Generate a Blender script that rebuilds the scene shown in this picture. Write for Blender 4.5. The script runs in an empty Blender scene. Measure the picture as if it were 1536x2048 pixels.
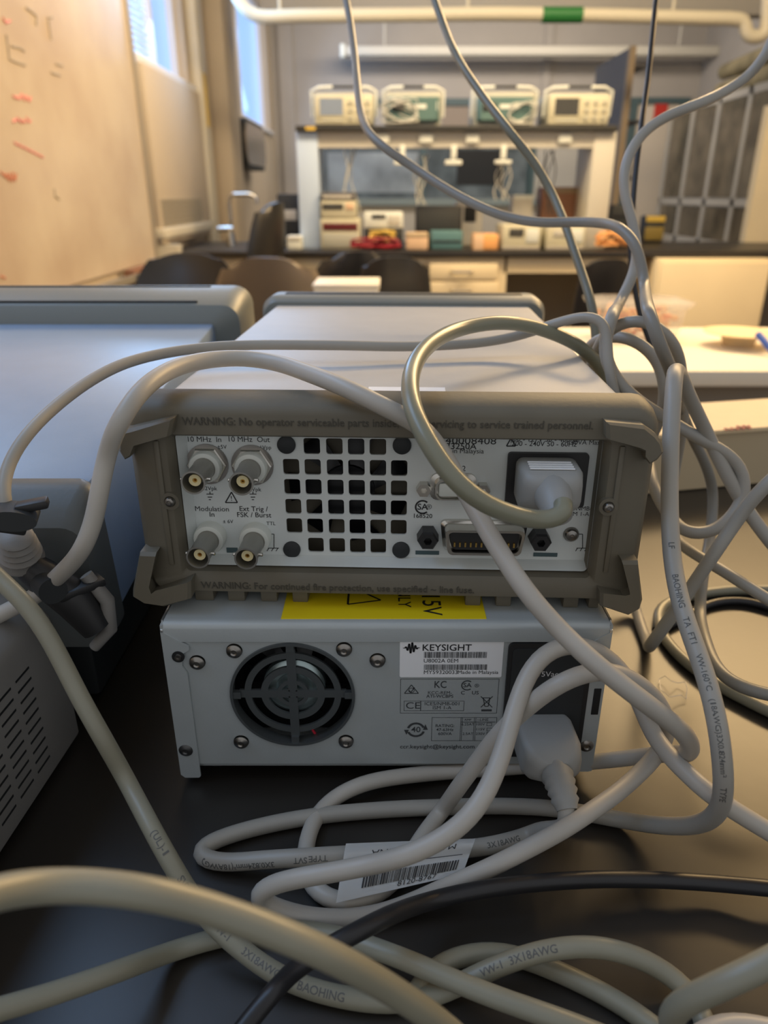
import bpy, bmesh, math, random
from mathutils import Vector, Matrix
random.seed(7)
S = bpy.context.scene
COL = S.collection
PI = math.pi

# ------------------------------------------------------------------ camera, world, exposure
FPX = 1450.0                     # focal length in pixels of the 1536x2048 frame
CAMZ = 0.28                      # height over the bench top (bench top is z = 0)
TH = math.atan((1024 - 390) / FPX)
CT, ST = math.cos(TH), math.sin(TH)
cd = bpy.data.cameras.new('camera'); cam = bpy.data.objects.new('camera', cd); COL.objects.link(cam)
cam.location = (0, 0, CAMZ); cam.rotation_euler = (PI / 2 - TH, 0, 0)
cd.sensor_fit = 'VERTICAL'; cd.sensor_height = 36.0; cd.lens = FPX / 2048 * 36.0
cd.clip_start = 0.01; cd.clip_end = 60
cd.dof.use_dof = True; cd.dof.focus_distance = 0.335; cd.dof.aperture_fstop = 9.0
S.camera = cam
S.view_settings.view_transform = 'Standard'; S.view_settings.look = 'None'
S.view_settings.gamma = 1.0; S.view_settings.use_curve_mapping = False
S.view_settings.exposure = 0.0
W = bpy.data.worlds.new('world'); S.world = W; W.use_nodes = True
W.node_tree.nodes['Background'].inputs[0].default_value = (0.96, 0.96, 0.97, 1)
W.node_tree.nodes['Background'].inputs[1].default_value = 0.50

def area(name, loc, target, sx, sy, col, watts):
    l = bpy.data.lights.new(name, 'AREA'); l.shape = 'RECTANGLE'; l.size = sx; l.size_y = sy
    l.color = col; l.energy = watts
    o = bpy.data.objects.new(name, l); COL.objects.link(o); o.location = loc
    o.rotation_euler = (Vector(target) - Vector(loc)).to_track_quat('-Z', 'Y').to_euler()
    return o
WARM = (1.0, 0.66, 0.30); COOL = (0.34, 0.60, 1.0)
area('ceiling_light_warm', (2.0, 3.0, 2.05), (1.0, 1.2, 0), 2.4, 0.6, WARM, 160)
area('ceiling_light_far', (0.5, 3.3, 2.05), (0.5, 4.2, 0), 3.2, 0.4, (1.0, 0.78, 0.50), 82)
area('ceiling_light_back', (0.9, 7.2, 2.05), (0.9, 8.4, 0.3), 3.4, 0.5, (1.0, 0.86, 0.70), 85)
area('ceiling_light_board', (0.6, 2.6, 2.0), (-1.2, 2.6, 0.3), 0.5, 1.8, (1.0, 0.76, 0.46), 20)
area('window_daylight_far', (-1.12, 4.5, 1.45), (0.6, 3.2, 0.2), 1.0, 1.0, COOL, 26)
area('window_daylight_back', (-1.12, 7.8, 1.5), (2, 7.0, 0.3), 1.5, 1.0, COOL, 14)
area('window_daylight_near', (-1.05, 0.6, 1.35), (-0.1, 0.5, 0.1), 1.8, 0.8, COOL, 17)  # added cool light for the foreground; no window opens here

# ------------------------------------------------------------------ pixel -> place helpers
def ray(px, py):
    u = (px - 768) / FPX; v = (1024 - py) / FPX
    return Vector((u, CT + v * ST, -ST + v * CT))
O3 = Vector((0, 0, CAMZ))
def PY(px, py, Y): r = ray(px, py); return O3 + r * (Y / r.y)
def PZ(px, py, z): r = ray(px, py); return O3 + r * ((z - CAMZ) / r.z)
def PX(px, py, x): r = ray(px, py); return O3 + r * (x / r.x)
def PT(px, py, t): return O3 + ray(px, py) * t
def proj(p):
    d = Vector(p) - O3
    a = d.y * CT - d.z * ST; b = d.y * ST + d.z * CT
    return 768 + FPX * d.x / a, 1024 - FPX * b / a

# ------------------------------------------------------------------ materials
def mat(name, col, rough=0.5, metal=0.0, noise=0.0, nscale=40.0, bump=0.0, emit=None, estr=1.0,
        alpha=None, trans=0.0, coat=0.0, spec=0.5, col2=None):
    m = bpy.data.materials.new(name); m.use_nodes = True
    nt = m.node_tree; b = nt.nodes['Principled BSDF']
    c = (col[0], col[1], col[2], 1)
    b.inputs['Base Color'].default_value = c; b.inputs['Roughness'].default_value = rough
    b.inputs['Metallic'].default_value = metal; b.inputs['Specular IOR Level'].default_value = spec
    b.inputs['Coat Weight'].default_value = coat
    if trans: b.inputs['Transmission Weight'].default_value = trans
    if alpha is not None: b.inputs['Alpha'].default_value = alpha
    if emit: b.inputs['Emission Color'].default_value = (*emit, 1); b.inputs['Emission Strength'].default_value = estr
    if noise or bump or col2:
        tc = nt.nodes.new('ShaderNodeTexCoord'); n = nt.nodes.new('ShaderNodeTexNoise')
        n.inputs['Scale'].default_value = nscale; n.inputs['Detail'].default_value = 4
        nt.links.new(tc.outputs['Object'], n.inputs['Vector'])
        if noise or col2:
            r = nt.nodes.new('ShaderNodeValToRGB')
            r.color_ramp.elements[0].position = 0.35; r.color_ramp.elements[1].position = 0.65
            if col2:
                r.color_ramp.elements[0].color = (*col2, 1); r.color_ramp.elements[1].color = c
            else:
                r.color_ramp.elements[0].color = tuple(x * (1 - noise) for x in col) + (1,)
                r.color_ramp.elements[1].color = tuple(min(1, x * (1 + noise)) for x in col) + (1,)
            nt.links.new(n.outputs['Fac'], r.inputs['Fac']); nt.links.new(r.outputs['Color'], b.inputs['Base Color'])
        if bump:
            n2 = nt.nodes.new('ShaderNodeTexNoise'); n2.inputs['Scale'].default_value = nscale * 12
            nt.links.new(tc.outputs['Object'], n2.inputs['Vector'])
            bp = nt.nodes.new('ShaderNodeBump'); bp.inputs['Strength'].default_value = bump
            bp.inputs['Distance'].default_value = 0.0006
            nt.links.new(n2.outputs['Fac'], bp.inputs['Height']); nt.links.new(bp.outputs['Normal'], b.inputs['Normal'])
    return m
M = {}
M['bench'] = mat('black_epoxy_bench', (0.019, 0.016, 0.013), 0.40, noise=0.12, nscale=6, bump=0.12, spec=0.65)
M['bumper'] = mat('taupe_rubber', (0.140, 0.124, 0.090), 0.55, noise=0.06, nscale=30, bump=0.15)
M['bumper_text'] = mat('taupe_rubber_letters', (0.075, 0.068, 0.052), 0.6)
M['gpanel'] = mat('painted_panel', (0.66, 0.70, 0.69), 0.5, noise=0.02, nscale=60)
M['gbody'] = mat('painted_cover', (0.50, 0.49, 0.47), 0.45, noise=0.02, nscale=60, bump=0.1)
M['ink'] = mat('black_print', (0.02, 0.02, 0.022), 0.5)
M['ink_grey'] = mat('grey_print', (0.05, 0.055, 0.06), 0.5)
M['cord_ink'] = mat('faded_print', (0.10, 0.10, 0.095), 0.5)
M['white_ink'] = mat('white_print', (0.7, 0.7, 0.7), 0.5)
M['psu'] = mat('grey_sheet_metal', (0.44, 0.48, 0.49), 0.42, metal=0.2, noise=0.02, nscale=60, bump=0.08)
M['psu_edge'] = mat('cut_steel_edge', (0.75, 0.77, 0.78), 0.3, metal=0.9)
M['chrome'] = mat('nickel', (0.62, 0.60, 0.55), 0.22, metal=1.0)
M['barrel'] = mat('dull_nickel', (0.36, 0.35, 0.32), 0.36, metal=0.85)
M['steel'] = mat('screw_steel', (0.30, 0.285, 0.265), 0.28, metal=1.0)
M['dark_steel'] = mat('dark_screw', (0.12, 0.12, 0.12), 0.4, metal=0.9)
M['ivory'] = mat('white_insulator', (0.72, 0.75, 0.70), 0.4)
M['diel'] = mat('cream_dielectric', (0.85, 0.74, 0.42), 0.4)
M['gold'] = mat('gold_contact', (0.75, 0.50, 0.15), 0.25, metal=1.0)
M['black'] = mat('black_plastic', (0.018, 0.018, 0.019), 0.45)
M['blackrub'] = mat('black_rubber', (0.022, 0.025, 0.027), 0.6)
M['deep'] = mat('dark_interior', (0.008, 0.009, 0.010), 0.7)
M['fanblade'] = mat('fan_plastic', (0.006, 0.0065, 0.008), 0.35)
M['grill'] = mat('fan_grill_metal', (0.13, 0.145, 0.15), 0.38, metal=0.6)
M['hub'] = mat('fan_hub_metal', (0.50, 0.62, 0.63), 0.3, metal=0.8)
M['cable_dk'] = mat('dim_grey_pvc', (0.23, 0.225, 0.205), 0.40, noise=0.05, nscale=25)
M['cable'] = mat('grey_pvc', (0.34, 0.325, 0.29), 0.42, noise=0.06, nscale=25)
M['cable_lt'] = mat('light_grey_pvc', (0.45, 0.425, 0.38), 0.42, noise=0.06, nscale=25)
M['cable_olive'] = mat('olive_grey_pvc', (0.22, 0.22, 0.16), 0.30, noise=0.05, nscale=25)
M['cable_beige'] = mat('beige_grey_pvc', (0.25, 0.24, 0.18), 0.38, noise=0.05, nscale=25)
M['cable_c2'] = mat('grey_green_pvc', (0.17, 0.175, 0.14), 0.38)
M['cable_blk'] = mat('black_pvc', (0.016, 0.016, 0.018), 0.38)
M['plug'] = mat('grey_plug', (0.31, 0.31, 0.295), 0.5, bump=0.08)
M['yellow'] = mat('yellow_label', (0.90, 0.70, 0.01), 0.5)
M['paper'] = mat('white_paper', (0.80, 0.80, 0.78), 0.55)
M['sticker'] = mat('white_sticker', (0.90, 0.92, 0.95), 0.45)
M['lite'] = mat('blue_grey_cover', (0.30, 0.40, 0.56), 0.34, noise=0.02, nscale=50, bump=0.1)  # blue of the reflected windows put into the cover colour
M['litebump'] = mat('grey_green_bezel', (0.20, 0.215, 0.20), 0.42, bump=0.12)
M['rearbump'] = mat('dark_grey_green_bumper', (0.10, 0.108, 0.105), 0.42, bump=0.12)  # bezel grey-green darkened, putting shade into the rear bumper colour
M['device'] = mat('warm_grey_case', (0.23, 0.22, 0.205), 0.5, noise=0.03, nscale=50, bump=0.1)
M['red_wire'] = mat('red_wire', (0.6, 0.02, 0.05), 0.4)
M['wall'] = mat('grey_wall_paint', (0.37, 0.345, 0.32), 0.7, noise=0.03, nscale=3)
M['wall_l'] = mat('beige_wall_paint', (0.52, 0.44, 0.34), 0.7, noise=0.02, nscale=3)
M['cream'] = mat('cream_laminate', (0.80, 0.68, 0.46), 0.5, noise=0.02, nscale=5)
M['cream2'] = mat('cream_metal', (0.62, 0.57, 0.46), 0.5)
M['board'] = mat('whiteboard', (0.60, 0.51, 0.40), 0.32, nscale=3.2, col2=(0.50, 0.40, 0.31))
M['alu'] = mat('aluminium_trim', (0.42, 0.38, 0.32), 0.4, metal=0.4)
M['grille'] = mat('vent_grille', (0.36, 0.32, 0.25), 0.6)
M['skyglass'] = mat('bright_window_pane', (0.1, 0.1, 0.1), 0.2, emit=(0.22, 0.47, 0.95), estr=1.15)
M['blind'] = mat('white_blind', (0.75, 0.78, 0.85), 0.5)
M['sillw'] = mat('white_sill', (0.75, 0.75, 0.78), 0.5)
M['floor'] = mat('floor_tile', (0.25, 0.22, 0.18), 0.5)
M['ceil'] = mat('ceiling_tile', (0.45, 0.43, 0.40), 0.8)
M['whitet'] = mat('white_tabletop', (0.86, 0.80, 0.66), 0.45)
M['greyface'] = mat('grey_table_face', (0.22, 0.20, 0.17), 0.6)
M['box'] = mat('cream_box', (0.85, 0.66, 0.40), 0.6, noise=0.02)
M['boxface'] = mat('tan_box_face', (0.58, 0.46, 0.29), 0.6)  # warm bounce light put into the box face colour
M['marker_red'] = mat('red_marker', (0.62, 0.25, 0.16), 0.6)
M['marker_pink'] = mat('pink_marker', (0.80, 0.30, 0.28), 0.6)
M['marker_grey'] = mat('faded_marker', (0.40, 0.35, 0.28), 0.6)
M['pipe'] = mat('cream_pipe', (0.60, 0.55, 0.42), 0.5)
M['beam'] = mat('grey_beam', (0.42, 0.40, 0.36), 0.6)
M['green_tag'] = mat('green_tape', (0.015, 0.15, 0.03), 0.5)
M['blueish'] = mat('pale_blue_post', (0.50, 0.62, 0.82), 0.35)  # shelf post with the window reflection put into its colour
M['shelfm'] = mat('pale_grey_shelf', (0.55, 0.53, 0.47), 0.5)
M['shelftop'] = mat('black_shelf_top', (0.03, 0.03, 0.028), 0.4)
M['scope'] = mat('cream_scope_case', (0.56, 0.53, 0.39), 0.5)
M['scopeg'] = mat('grey_scope_case', (0.42, 0.42, 0.36), 0.5)
M['teal'] = mat('teal_scope_back', (0.09, 0.17, 0.165), 0.5)
M['tealdk'] = mat('dark_teal_frame', (0.06, 0.10, 0.11), 0.5)
M['scr_blue'] = mat('blue_grey_screen', (0.22, 0.27, 0.36), 0.2)
M['scr_dark'] = mat('dark_screen', (0.06, 0.06, 0.055), 0.2)
M['glassdk'] = mat('dark_board_glass', (0.10, 0.12, 0.13), 0.12, noise=0.3, nscale=5)
M['chair'] = mat('black_chair_plastic', (0.018, 0.018, 0.020), 0.35)
M['chairb'] = mat('brown_black_chair', (0.16, 0.125, 0.09), 0.30)  # black chair, warm reflection put into the base colour
M['rack'] = mat('grey_bookcase', (0.11, 0.108, 0.115), 0.6)
M['wood'] = mat('oak_edge', (0.30, 0.22, 0.13), 0.5)
M['doorm'] = mat('cream_door', (0.60, 0.54, 0.46), 0.5)
M['cabm'] = mat('grey_cabinet', (0.42, 0.40, 0.36), 0.5)
M['cabg'] = mat('cabinet_glass', (0.12, 0.10, 0.07), 0.15, noise=0.4, nscale=4)
M['red'] = mat('red_plastic', (0.5, 0.03, 0.02), 0.5)
M['dk_red'] = mat('crimson_wire', (0.36, 0.02, 0.035), 0.45)
M['orange'] = mat('orange_plastic', (0.85, 0.42, 0.15), 0.5)
M['yell'] = mat('yellow_plastic', (0.65, 0.45, 0.08), 0.5)
M['peach'] = mat('peach_cardboard', (0.75, 0.52, 0.34), 0.6)
M['tealbox'] = mat('teal_box', (0.09, 0.20, 0.22), 0.5)
M['brownbox'] = mat('brown_box', (0.28, 0.13, 0.07), 0.6)
M['clear'] = mat('clear_plastic', (0.85, 0.82, 0.78), 0.15, alpha=0.28)
M['candy'] = mat('mixed_sweets', (0.75, 0.25, 0.12), 0.5, nscale=40, col2=(0.78, 0.58, 0.25))
M['blue'] = mat('blue_plastic', (0.04, 0.12, 0.5), 0.4)
M['olive_roll'] = mat('olive_cloth', (0.20, 0.17, 0.10), 0.8, noise=0.3, nscale=6)
M['scuff'] = mat('scuff', (0.30, 0.28, 0.26), 0.6)
M['wirew'] = mat('pale_wire', (0.55, 0.55, 0.50), 0.5)

# ------------------------------------------------------------------ mesh helpers
class MB:
    def __init__(s): s.bm = bmesh.new()
    def face(s, vs):
        try: return s.bm.faces.new(vs)
        except ValueError: return None
    def box(s, x0, x1, y0, y1, z0, z1, bev=0.0, seg=2, mtx=None):
        r = bmesh.ops.create_cube(s.bm, size=1.0); vs = r['verts']
        for v in vs:
            v.co = Vector((x0 + (v.co.x + .5) * (x1 - x0), y0 + (v.co.y + .5) * (y1 - y0), z0 + (v.co.z + .5) * (z1 - z0)))
        if bev > 0:
            es = list({e for v in vs for e in v.link_edges})
            r2 = bmesh.ops.bevel(s.bm, geom=es, offset=bev, segments=seg, affect='EDGES', profile=0.5)
            vs = list({v for f in r2['faces'] for v in f.verts} | {v for v in vs if v.is_valid})
        if mtx is not None:
            for v in vs: v.co = mtx @ v.co
        return s
    def loft(s, loops, cap0=True, cap1=True):
        rings = [[s.bm.verts.new(p) for p in lp] for lp in loops]
        n = len(rings[0])
        for a, b in zip(rings, rings[1:]):
            for i in range(n): s.face((a[i], a[(i + 1) % n], b[(i + 1) % n], b[i]))
        if cap0: s.face(list(reversed(rings[0])))
        if cap1: s.face(rings[-1])
        return s
    def prism(s, pts, d0, d1, axis='y', ins=0.0, ind=0.0):
        """pts 2D; axis y: (x,z) polygon extruded d0..d1; axis x: (y,z); axis z: (x,y). inset end at d0"""
        def P(p, d): return {'y': (p[0], d, p[1]), 'x': (d, p[0], p[1]), 'z': (p[0], p[1], d)}[axis]
        loops = []
        if ins:
            cx = sum(p[0] for p in pts) / len(pts); cz = sum(p[1] for p in pts) / len(pts)
            def shr(p):
                dx, dz = p[0] - cx, p[1] - cz; L = math.hypot(dx, dz) or 1
                k = max(0, (L - ins) / L); return (cx + dx * k, cz + dz * k)
            loops.append([P(shr(p), d0) for p in pts]); loops.append([P(p, d0 + ind) for p in pts])
        else: loops.append([P(p, d0) for p in pts])
        loops.append([P(p, d1) for p in pts])
        return s.loft(loops)
    def lathe(s, prof, org, axis, n=32, cap=True):
        """prof: (dist along axis, radius)"""
        axis = Vector(axis).normalized(); t = Vector((0, 0, 1)) if abs(axis.z) < .9 else Vector((1, 0, 0))
        a = axis.cross(t).normalized(); b = axis.cross(a); org = Vector(org)
        loops = [[org + axis * d + (a * math.cos(2 * PI * i / n) + b * math.sin(2 * PI * i / n)) * max(r, 1e-5) for i in range(n)] for d, r in prof]
        return s.loft(loops, cap, cap)
    def tube(s, pts, r, n=12, closed=False):
        pts = [Vector(p) for p in pts]; m = len(pts); rings = []
        T = []
        for i in range(m):
            a = pts[(i - 1) % m] if (closed or i > 0) else pts[i]; b = pts[(i + 1) % m] if (closed or i < m - 1) else pts[i]
            T.append((b - a).normalized())
        N = T[0].orthogonal().normalized()
        for i in range(m):
            N = (N - T[i] * N.dot(T[i])).normalized(); B = T[i].cross(N)
            rr = r[i] if isinstance(r, (list, tuple)) else r
            rings.append([s.bm.verts.new(pts[i] + (N * math.cos(2 * PI * k / n) + B * math.sin(2 * PI * k / n)) * rr) for k in range(n)])
        prs = list(zip(rings, rings[1:])) + ([(rings[-1], rings[0])] if closed else [])
        for a, b in prs:
            for k in range(n): s.face((a[k], a[(k + 1) % n], b[(k + 1) % n], b[k]))
        if not closed: s.face(list(reversed(rings[0]))); s.face(rings[-1])
        return s
    def plate(s, outer, holes, d0, d1, axis='y'):
        def P(p, d): return {'y': (p[0], d, p[1]), 'x': (d, p[0], p[1]), 'z': (p[0], p[1], d)}[axis]
        b2 = bmesh.new(); es = []
        for lp in [outer] + holes:
            vs = [b2.verts.new(P(p, d0)) for p in lp]
            es += [b2.edges.new((vs[i], vs[(i + 1) % len(vs)])) for i in range(len(vs))]
        nrm = {'y': (0, -1, 0), 'x': (-1, 0, 0), 'z': (0, 0, -1)}[axis]
        bmesh.ops.triangle_fill(b2, use_beauty=True, use_dissolve=False, edges=es, normal=nrm)
        fs = list(b2.faces)
        r = bmesh.ops.extrude_face_region(b2, geom=fs)
        dv = Vector(P((0, 0), d1)) - Vector(P((0, 0), d0))
        for g in r['geom']:
            if isinstance(g, bmesh.types.BMVert): g.co += dv
        bmesh.ops.recalc_face_normals(b2, faces=b2.faces[:])
        me = bpy.data.meshes.new('tmp'); b2.to_mesh(me); b2.free(); s.bm.from_mesh(me); bpy.data.meshes.remove(me)
        return s
    def mesh(s, me, mtx):
        n0 = len(s.bm.verts); s.bm.from_mesh(me); s.bm.verts.ensure_lookup_table()
        for v in s.bm.verts[n0:]: v.co = mtx(v.co) if callable(mtx) else mtx @ v.co
        return s
    def ob(s, name, m, parent=None, smooth=35, recalc=True, label=None, cat=None, group=None, kind=None):
        if recalc: bmesh.ops.recalc_face_normals(s.bm, faces=s.bm.faces[:])
        me = bpy.data.meshes.new(name); s.bm.to_mesh(me); s.bm.free()
        me.materials.append(M[m] if isinstance(m, str) else m)
        if smooth:
            for p in me.polygons: p.use_smooth = True
            me.set_sharp_from_angle(angle=math.radians(smooth))
        o = bpy.data.objects.new(name, me); COL.objects.link(o)
        if parent: o.parent = parent
        tag(o, label, cat, group, kind)
        return o
def tag(o, label=None, cat=None, group=None, kind=None):
    if label: o['label'] = label
    if cat: o['category'] = cat
    if group: o['group'] = group
    if kind: o['kind'] = kind
    return o
def thing(name, label, cat, loc=(0, 0, 0), rot=(0, 0, 0), group=None):
    o = bpy.data.objects.new(name, None); o.empty_display_size = 0.02; COL.objects.link(o)
    o.location = loc; o.rotation_euler = rot
    return tag(o, label, cat, group)
def struct(name, mb, m, **k): return mb.ob(name, m, kind='structure', **k)
def copy_tree(o, parent=None):
    c = o.copy(); COL.objects.link(c); c.parent = parent
    for ch in [x for x in bpy.data.objects if x.parent == o]: copy_tree(ch, c)
    return c
def rrect(x0, x1, z0, z1, r, n=4):
    out = []
    for cx, cz, a0 in ((x1 - r, z1 - r, 0), (x0 + r, z1 - r, 90), (x0 + r, z0 + r, 180), (x1 - r, z0 + r, 270)):
        for k in range(n + 1):
            a = math.radians(a0 + 90 * k / n); out.append((cx + r * math.cos(a), cz + r * math.sin(a)))
    return out
def circ(cx, cz, r, n=48): return [(cx + r * math.cos(2 * PI * i / n), cz + r * math.sin(2 * PI * i / n)) for i in range(n)]

_tc = {}
def text_mesh(txt, size, bold=0.0, align='CENTER', depth=0.0, squeeze=1.0):
    if 'M' in txt: bold = 0
    key = (txt, size, bold, align, depth, squeeze)
    if key in _tc: return _tc[key]
    cu = bpy.data.curves.new('t', 'FONT'); cu.body = txt; cu.size = size; cu.align_x = align; cu.align_y = 'CENTER'
    cu.offset = bold * size * .55; cu.extrude = depth; cu.resolution_u = 3
    ob = bpy.data.objects.new('t', cu); COL.objects.link(ob)
    bpy.context.view_layer.update()
    me = bpy.data.meshes.new_from_object(ob.evaluated_get(bpy.context.evaluated_depsgraph_get()))
    bpy.data.objects.remove(ob); bpy.data.curves.remove(cu)
    for v in me.vertices: v.co.x *= squeeze
    _tc[key] = me
    return me
# text standing in the local XZ plane facing -Y
def put_text(mb, txt, x, z, size, y, bold=0.0, rot=0.0, align='CENTER', depth=0.0, squeeze=1.0):
    me = text_mesh(txt, size, bold, align, depth, squeeze)
    m = Matrix.Translation((x, y, z)) @ Matrix.Rotation(-rot, 4, 'Y') @ Matrix.Rotation(PI / 2, 4, 'X')
    mb.mesh(me, m)

class Frame:
    def __init__(s, root): bpy.context.view_layer.update(); s.inv = root.matrix_world.inverted()
    def y(s, px, py, c):
        o = s.inv @ O3; d = (s.inv.to_3x3()) @ ray(px, py); t = (c - o.y) / d.y; p = o + d * t
        return (p.x, p.z)
    def z(s, px, py, c):
        o = s.inv @ O3; d = (s.inv.to_3x3()) @ ray(px, py); t = (c - o.z) / d.z; p = o + d * t
        return (p.x, p.y)

# ------------------------------------------------------------------ cables
def spline(pts, step=0.0035):
    P = [Vector(p) for p in pts]; P = [P[0] * 2 - P[1]] + P + [P[-1] * 2 - P[-2]]
    out = []
    for i in range(1, len(P) - 2):
        p0, p1, p2, p3 = P[i - 1:i + 3]
        t0 = 0; t1 = t0 + max((p1 - p0).length, 1e-6) ** .5; t2 = t1 + max((p2 - p1).length, 1e-6) ** .5; t3 = t2 + max((p3 - p2).length, 1e-6) ** .5
        n = max(2, int((p2 - p1).length / step))
        for k in range(n):
            t = t1 + (t2 - t1) * k / n
            A1 = p0 * ((t1 - t) / (t1 - t0)) + p1 * ((t - t0) / (t1 - t0))
            A2 = p1 * ((t2 - t) / (t2 - t1)) + p2 * ((t - t1) / (t2 - t1))
            A3 = p2 * ((t3 - t) / (t3 - t2)) + p3 * ((t - t2) / (t3 - t2))
            B1 = A1 * ((t2 - t) / (t2 - t0)) + A2 * ((t - t0) / (t2 - t0))
            B2 = A2 * ((t3 - t) / (t3 - t1)) + A3 * ((t - t1) / (t3 - t1))
            out.append(B1 * ((t2 - t) / (t2 - t1)) + B2 * ((t - t1) / (t2 - t1)))
    out.append(P[-2])
    return out
def cpts(raw, dia):
    """raw: (px, py, w) -> point whose cable looks w pixels wide; ('y',Y) or ('z',z) may replace w; never below the bench"""
    out = []
    for q in raw:
        if isinstance(q, Vector): out.append(q); continue
        px, py, w = q
        if isinstance(w, tuple):
            p = PY(px, py, w[1]) if w[0] == 'y' else PZ(px, py, w[1])
        else:
            p = PT(px, py, FPX * dia / w)
            if p.z < dia / 2: p = PZ(px, py, dia / 2)
        out.append(p)
    return out
CL = {}
def cable(key, name, label, raw, dia, m, cat='cable', group=None, extra=None):
    line = spline(cpts(raw, dia))
    for _ in range(6):
        line = [line[0]] + [(line[i - 1] + line[i] * 2 + line[i + 1]) / 4 for i in range(1, len(line) - 1)] + [line[-1]]
    CL[key] = (line, dia / 2)
    return MB().tube(line, dia / 2, 20).ob(name, m, label=label, cat=cat, group=group, smooth=60)
def cable_text(key, parent, items, m='cord_ink'):
    """items: (text, px, py, size, sign[, roll]) printed round the jacket"""
    line, r = CL[key]
    cum = [0]
    for a, b in zip(line, line[1:]): cum.append(cum[-1] + (b - a).length)
    for it in items:
        mb = MB()
        txt, px, py, size, sign = it[:5]; roll = it[5] if len(it) > 5 else 0.0
        k = min(range(len(line)), key=lambda i: (proj(line[i])[0] - px) ** 2 + (proj(line[i])[1] - py) ** 2)
        s0 = cum[k]
        def place(co):
            s = s0 + sign * co.x
            j = 0
            lo, hi = 0, len(cum) - 2
            while lo < hi:
                md = (lo + hi + 1) // 2
                if cum[md] <= s: lo = md
                else: hi = md - 1
            j = lo; f = max(0, min(1, (s - cum[j]) / max(cum[j + 1] - cum[j], 1e-9)))
            c = line[j].lerp(line[j + 1], f); T = (line[min(j + 2, len(line) - 1)] - line[max(j - 1, 0)]).normalized() * sign
            n = (O3 - c); n = (n - T * n.dot(T)).normalized(); up = n.cross(T)
            a = co.y / r + roll
            return c + (n * math.cos(a) + up * math.sin(a)) * (r + 0.00006)
        tb_ = bmesh.new(); tb_.from_mesh(text_mesh(txt, size, 0.02)); bmesh.ops.triangulate(tb_, faces=tb_.faces[:])
        for _ in range(5):
            es = [e for e in tb_.edges if e.calc_length() > size * .16]
            if not es: break
            bmesh.ops.subdivide_edges(tb_, edges=es, cuts=1); bmesh.ops.triangulate(tb_, faces=tb_.faces[:])
        tm = bpy.data.meshes.new('tmp'); tb_.to_mesh(tm); tb_.free(); mb.mesh(tm, place); bpy.data.meshes.remove(tm)
        mb.ob('printed_text', m, parent, smooth=0, recalc=False)

def screw(mb, x, z, r, y, up=(0, -1, 0)):
    mb.lathe([(0, r), (.0006, r), (.0013, r * .8), (.0016, r * .45), (.0010, r * .3), (.0010, 0)], (x, y, z), up, 24)

# ================================================================== SETTING
LW = -1.2        # left wall plane
FL = -0.92; CE = 2.12
BW = 9.0; RW = 3.4
struct('floor', MB().box(-1.5, 3.8, -0.8, 9.3, FL - .1, FL), 'floor')
struct('ceiling', MB().box(-1.5, 3.8, 0.6, 9.3, CE, CE + .1), 'ceil')
struct('wall_back', MB().box(-1.5, 3.8, BW, BW + .12, FL, CE), 'wall')
struct('wall_right', MB().box(RW, RW + .12, 0.9, BW, FL, CE), 'wall')
w1 = [(3.3, .905), (5.13, .905), (5.13, 1.95), (3.3, 1.95)]
w2 = [(6.96, .90), (8.62, .90), (8.62, 1.95), (6.96, 1.95)]
struct('wall_left', MB().plate([(-.8, FL), (BW, FL), (BW, CE), (-.8, CE)], [w1, w2], LW - .12, LW, 'x'), 'wall_l')
for k, (a, b, y0, y1) in enumerate(((3.3, 5.13, 4.30, 4.40), (6.96, 8.62, 7.0, 7.2))):
    w = tag(MB().box(LW - .11, LW - .09, a, b, .90, 1.95).ob('window_%d' % (k + 1), 'skyglass'), kind='structure')
    fr = MB(); fr.box(LW - .09, LW - .03, a, b, .90, .925); fr.box(LW - .09, LW - .03, a, b, 1.92, 1.95)
    for yy in (a, b - .03) + ((4.62,) if k == 0 else (7.28,)): fr.box(LW - .09, LW - .05, yy, yy + .03, .92, 1.92)
    fr.ob('window_frame', 'sillw', w)
    bl = MB()
    for i in range(34): bl.box(LW - .06, LW - .035, a + .03, y1 + .08, .93 + i * .029, .937 + i * .029)
    bl.ob('blind', 'blind', w)
struct('trim_1', MB().box(LW, LW + .03, 4.04, 5.2, .865, .90, bev=.004), 'sillw')
struct('trim_2', MB().box(LW, LW + .03, 6.9, 8.7, .86, .895, bev=.004), 'sillw')
# pilasters beyond the first window
struct('trim_3', MB().box(LW, LW + .06, 5.22, 5.40, -.2, CE, bev=.01), 'cream2')
struct('trim_4', MB().box(LW, LW + .12, 5.75, 6.15, -.2, CE, bev=.01), 'wall_l')
struct('trim_5', MB().box(PY(562, 200, BW).x, PY(590, 200, BW).x, BW - .05, BW, FL, CE), 'wall')
struct('trim_6', MB().box(PY(1080, 200, BW).x, PY(1096, 200, BW).x, BW - .03, BW, FL, CE), 'wall')
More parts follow.
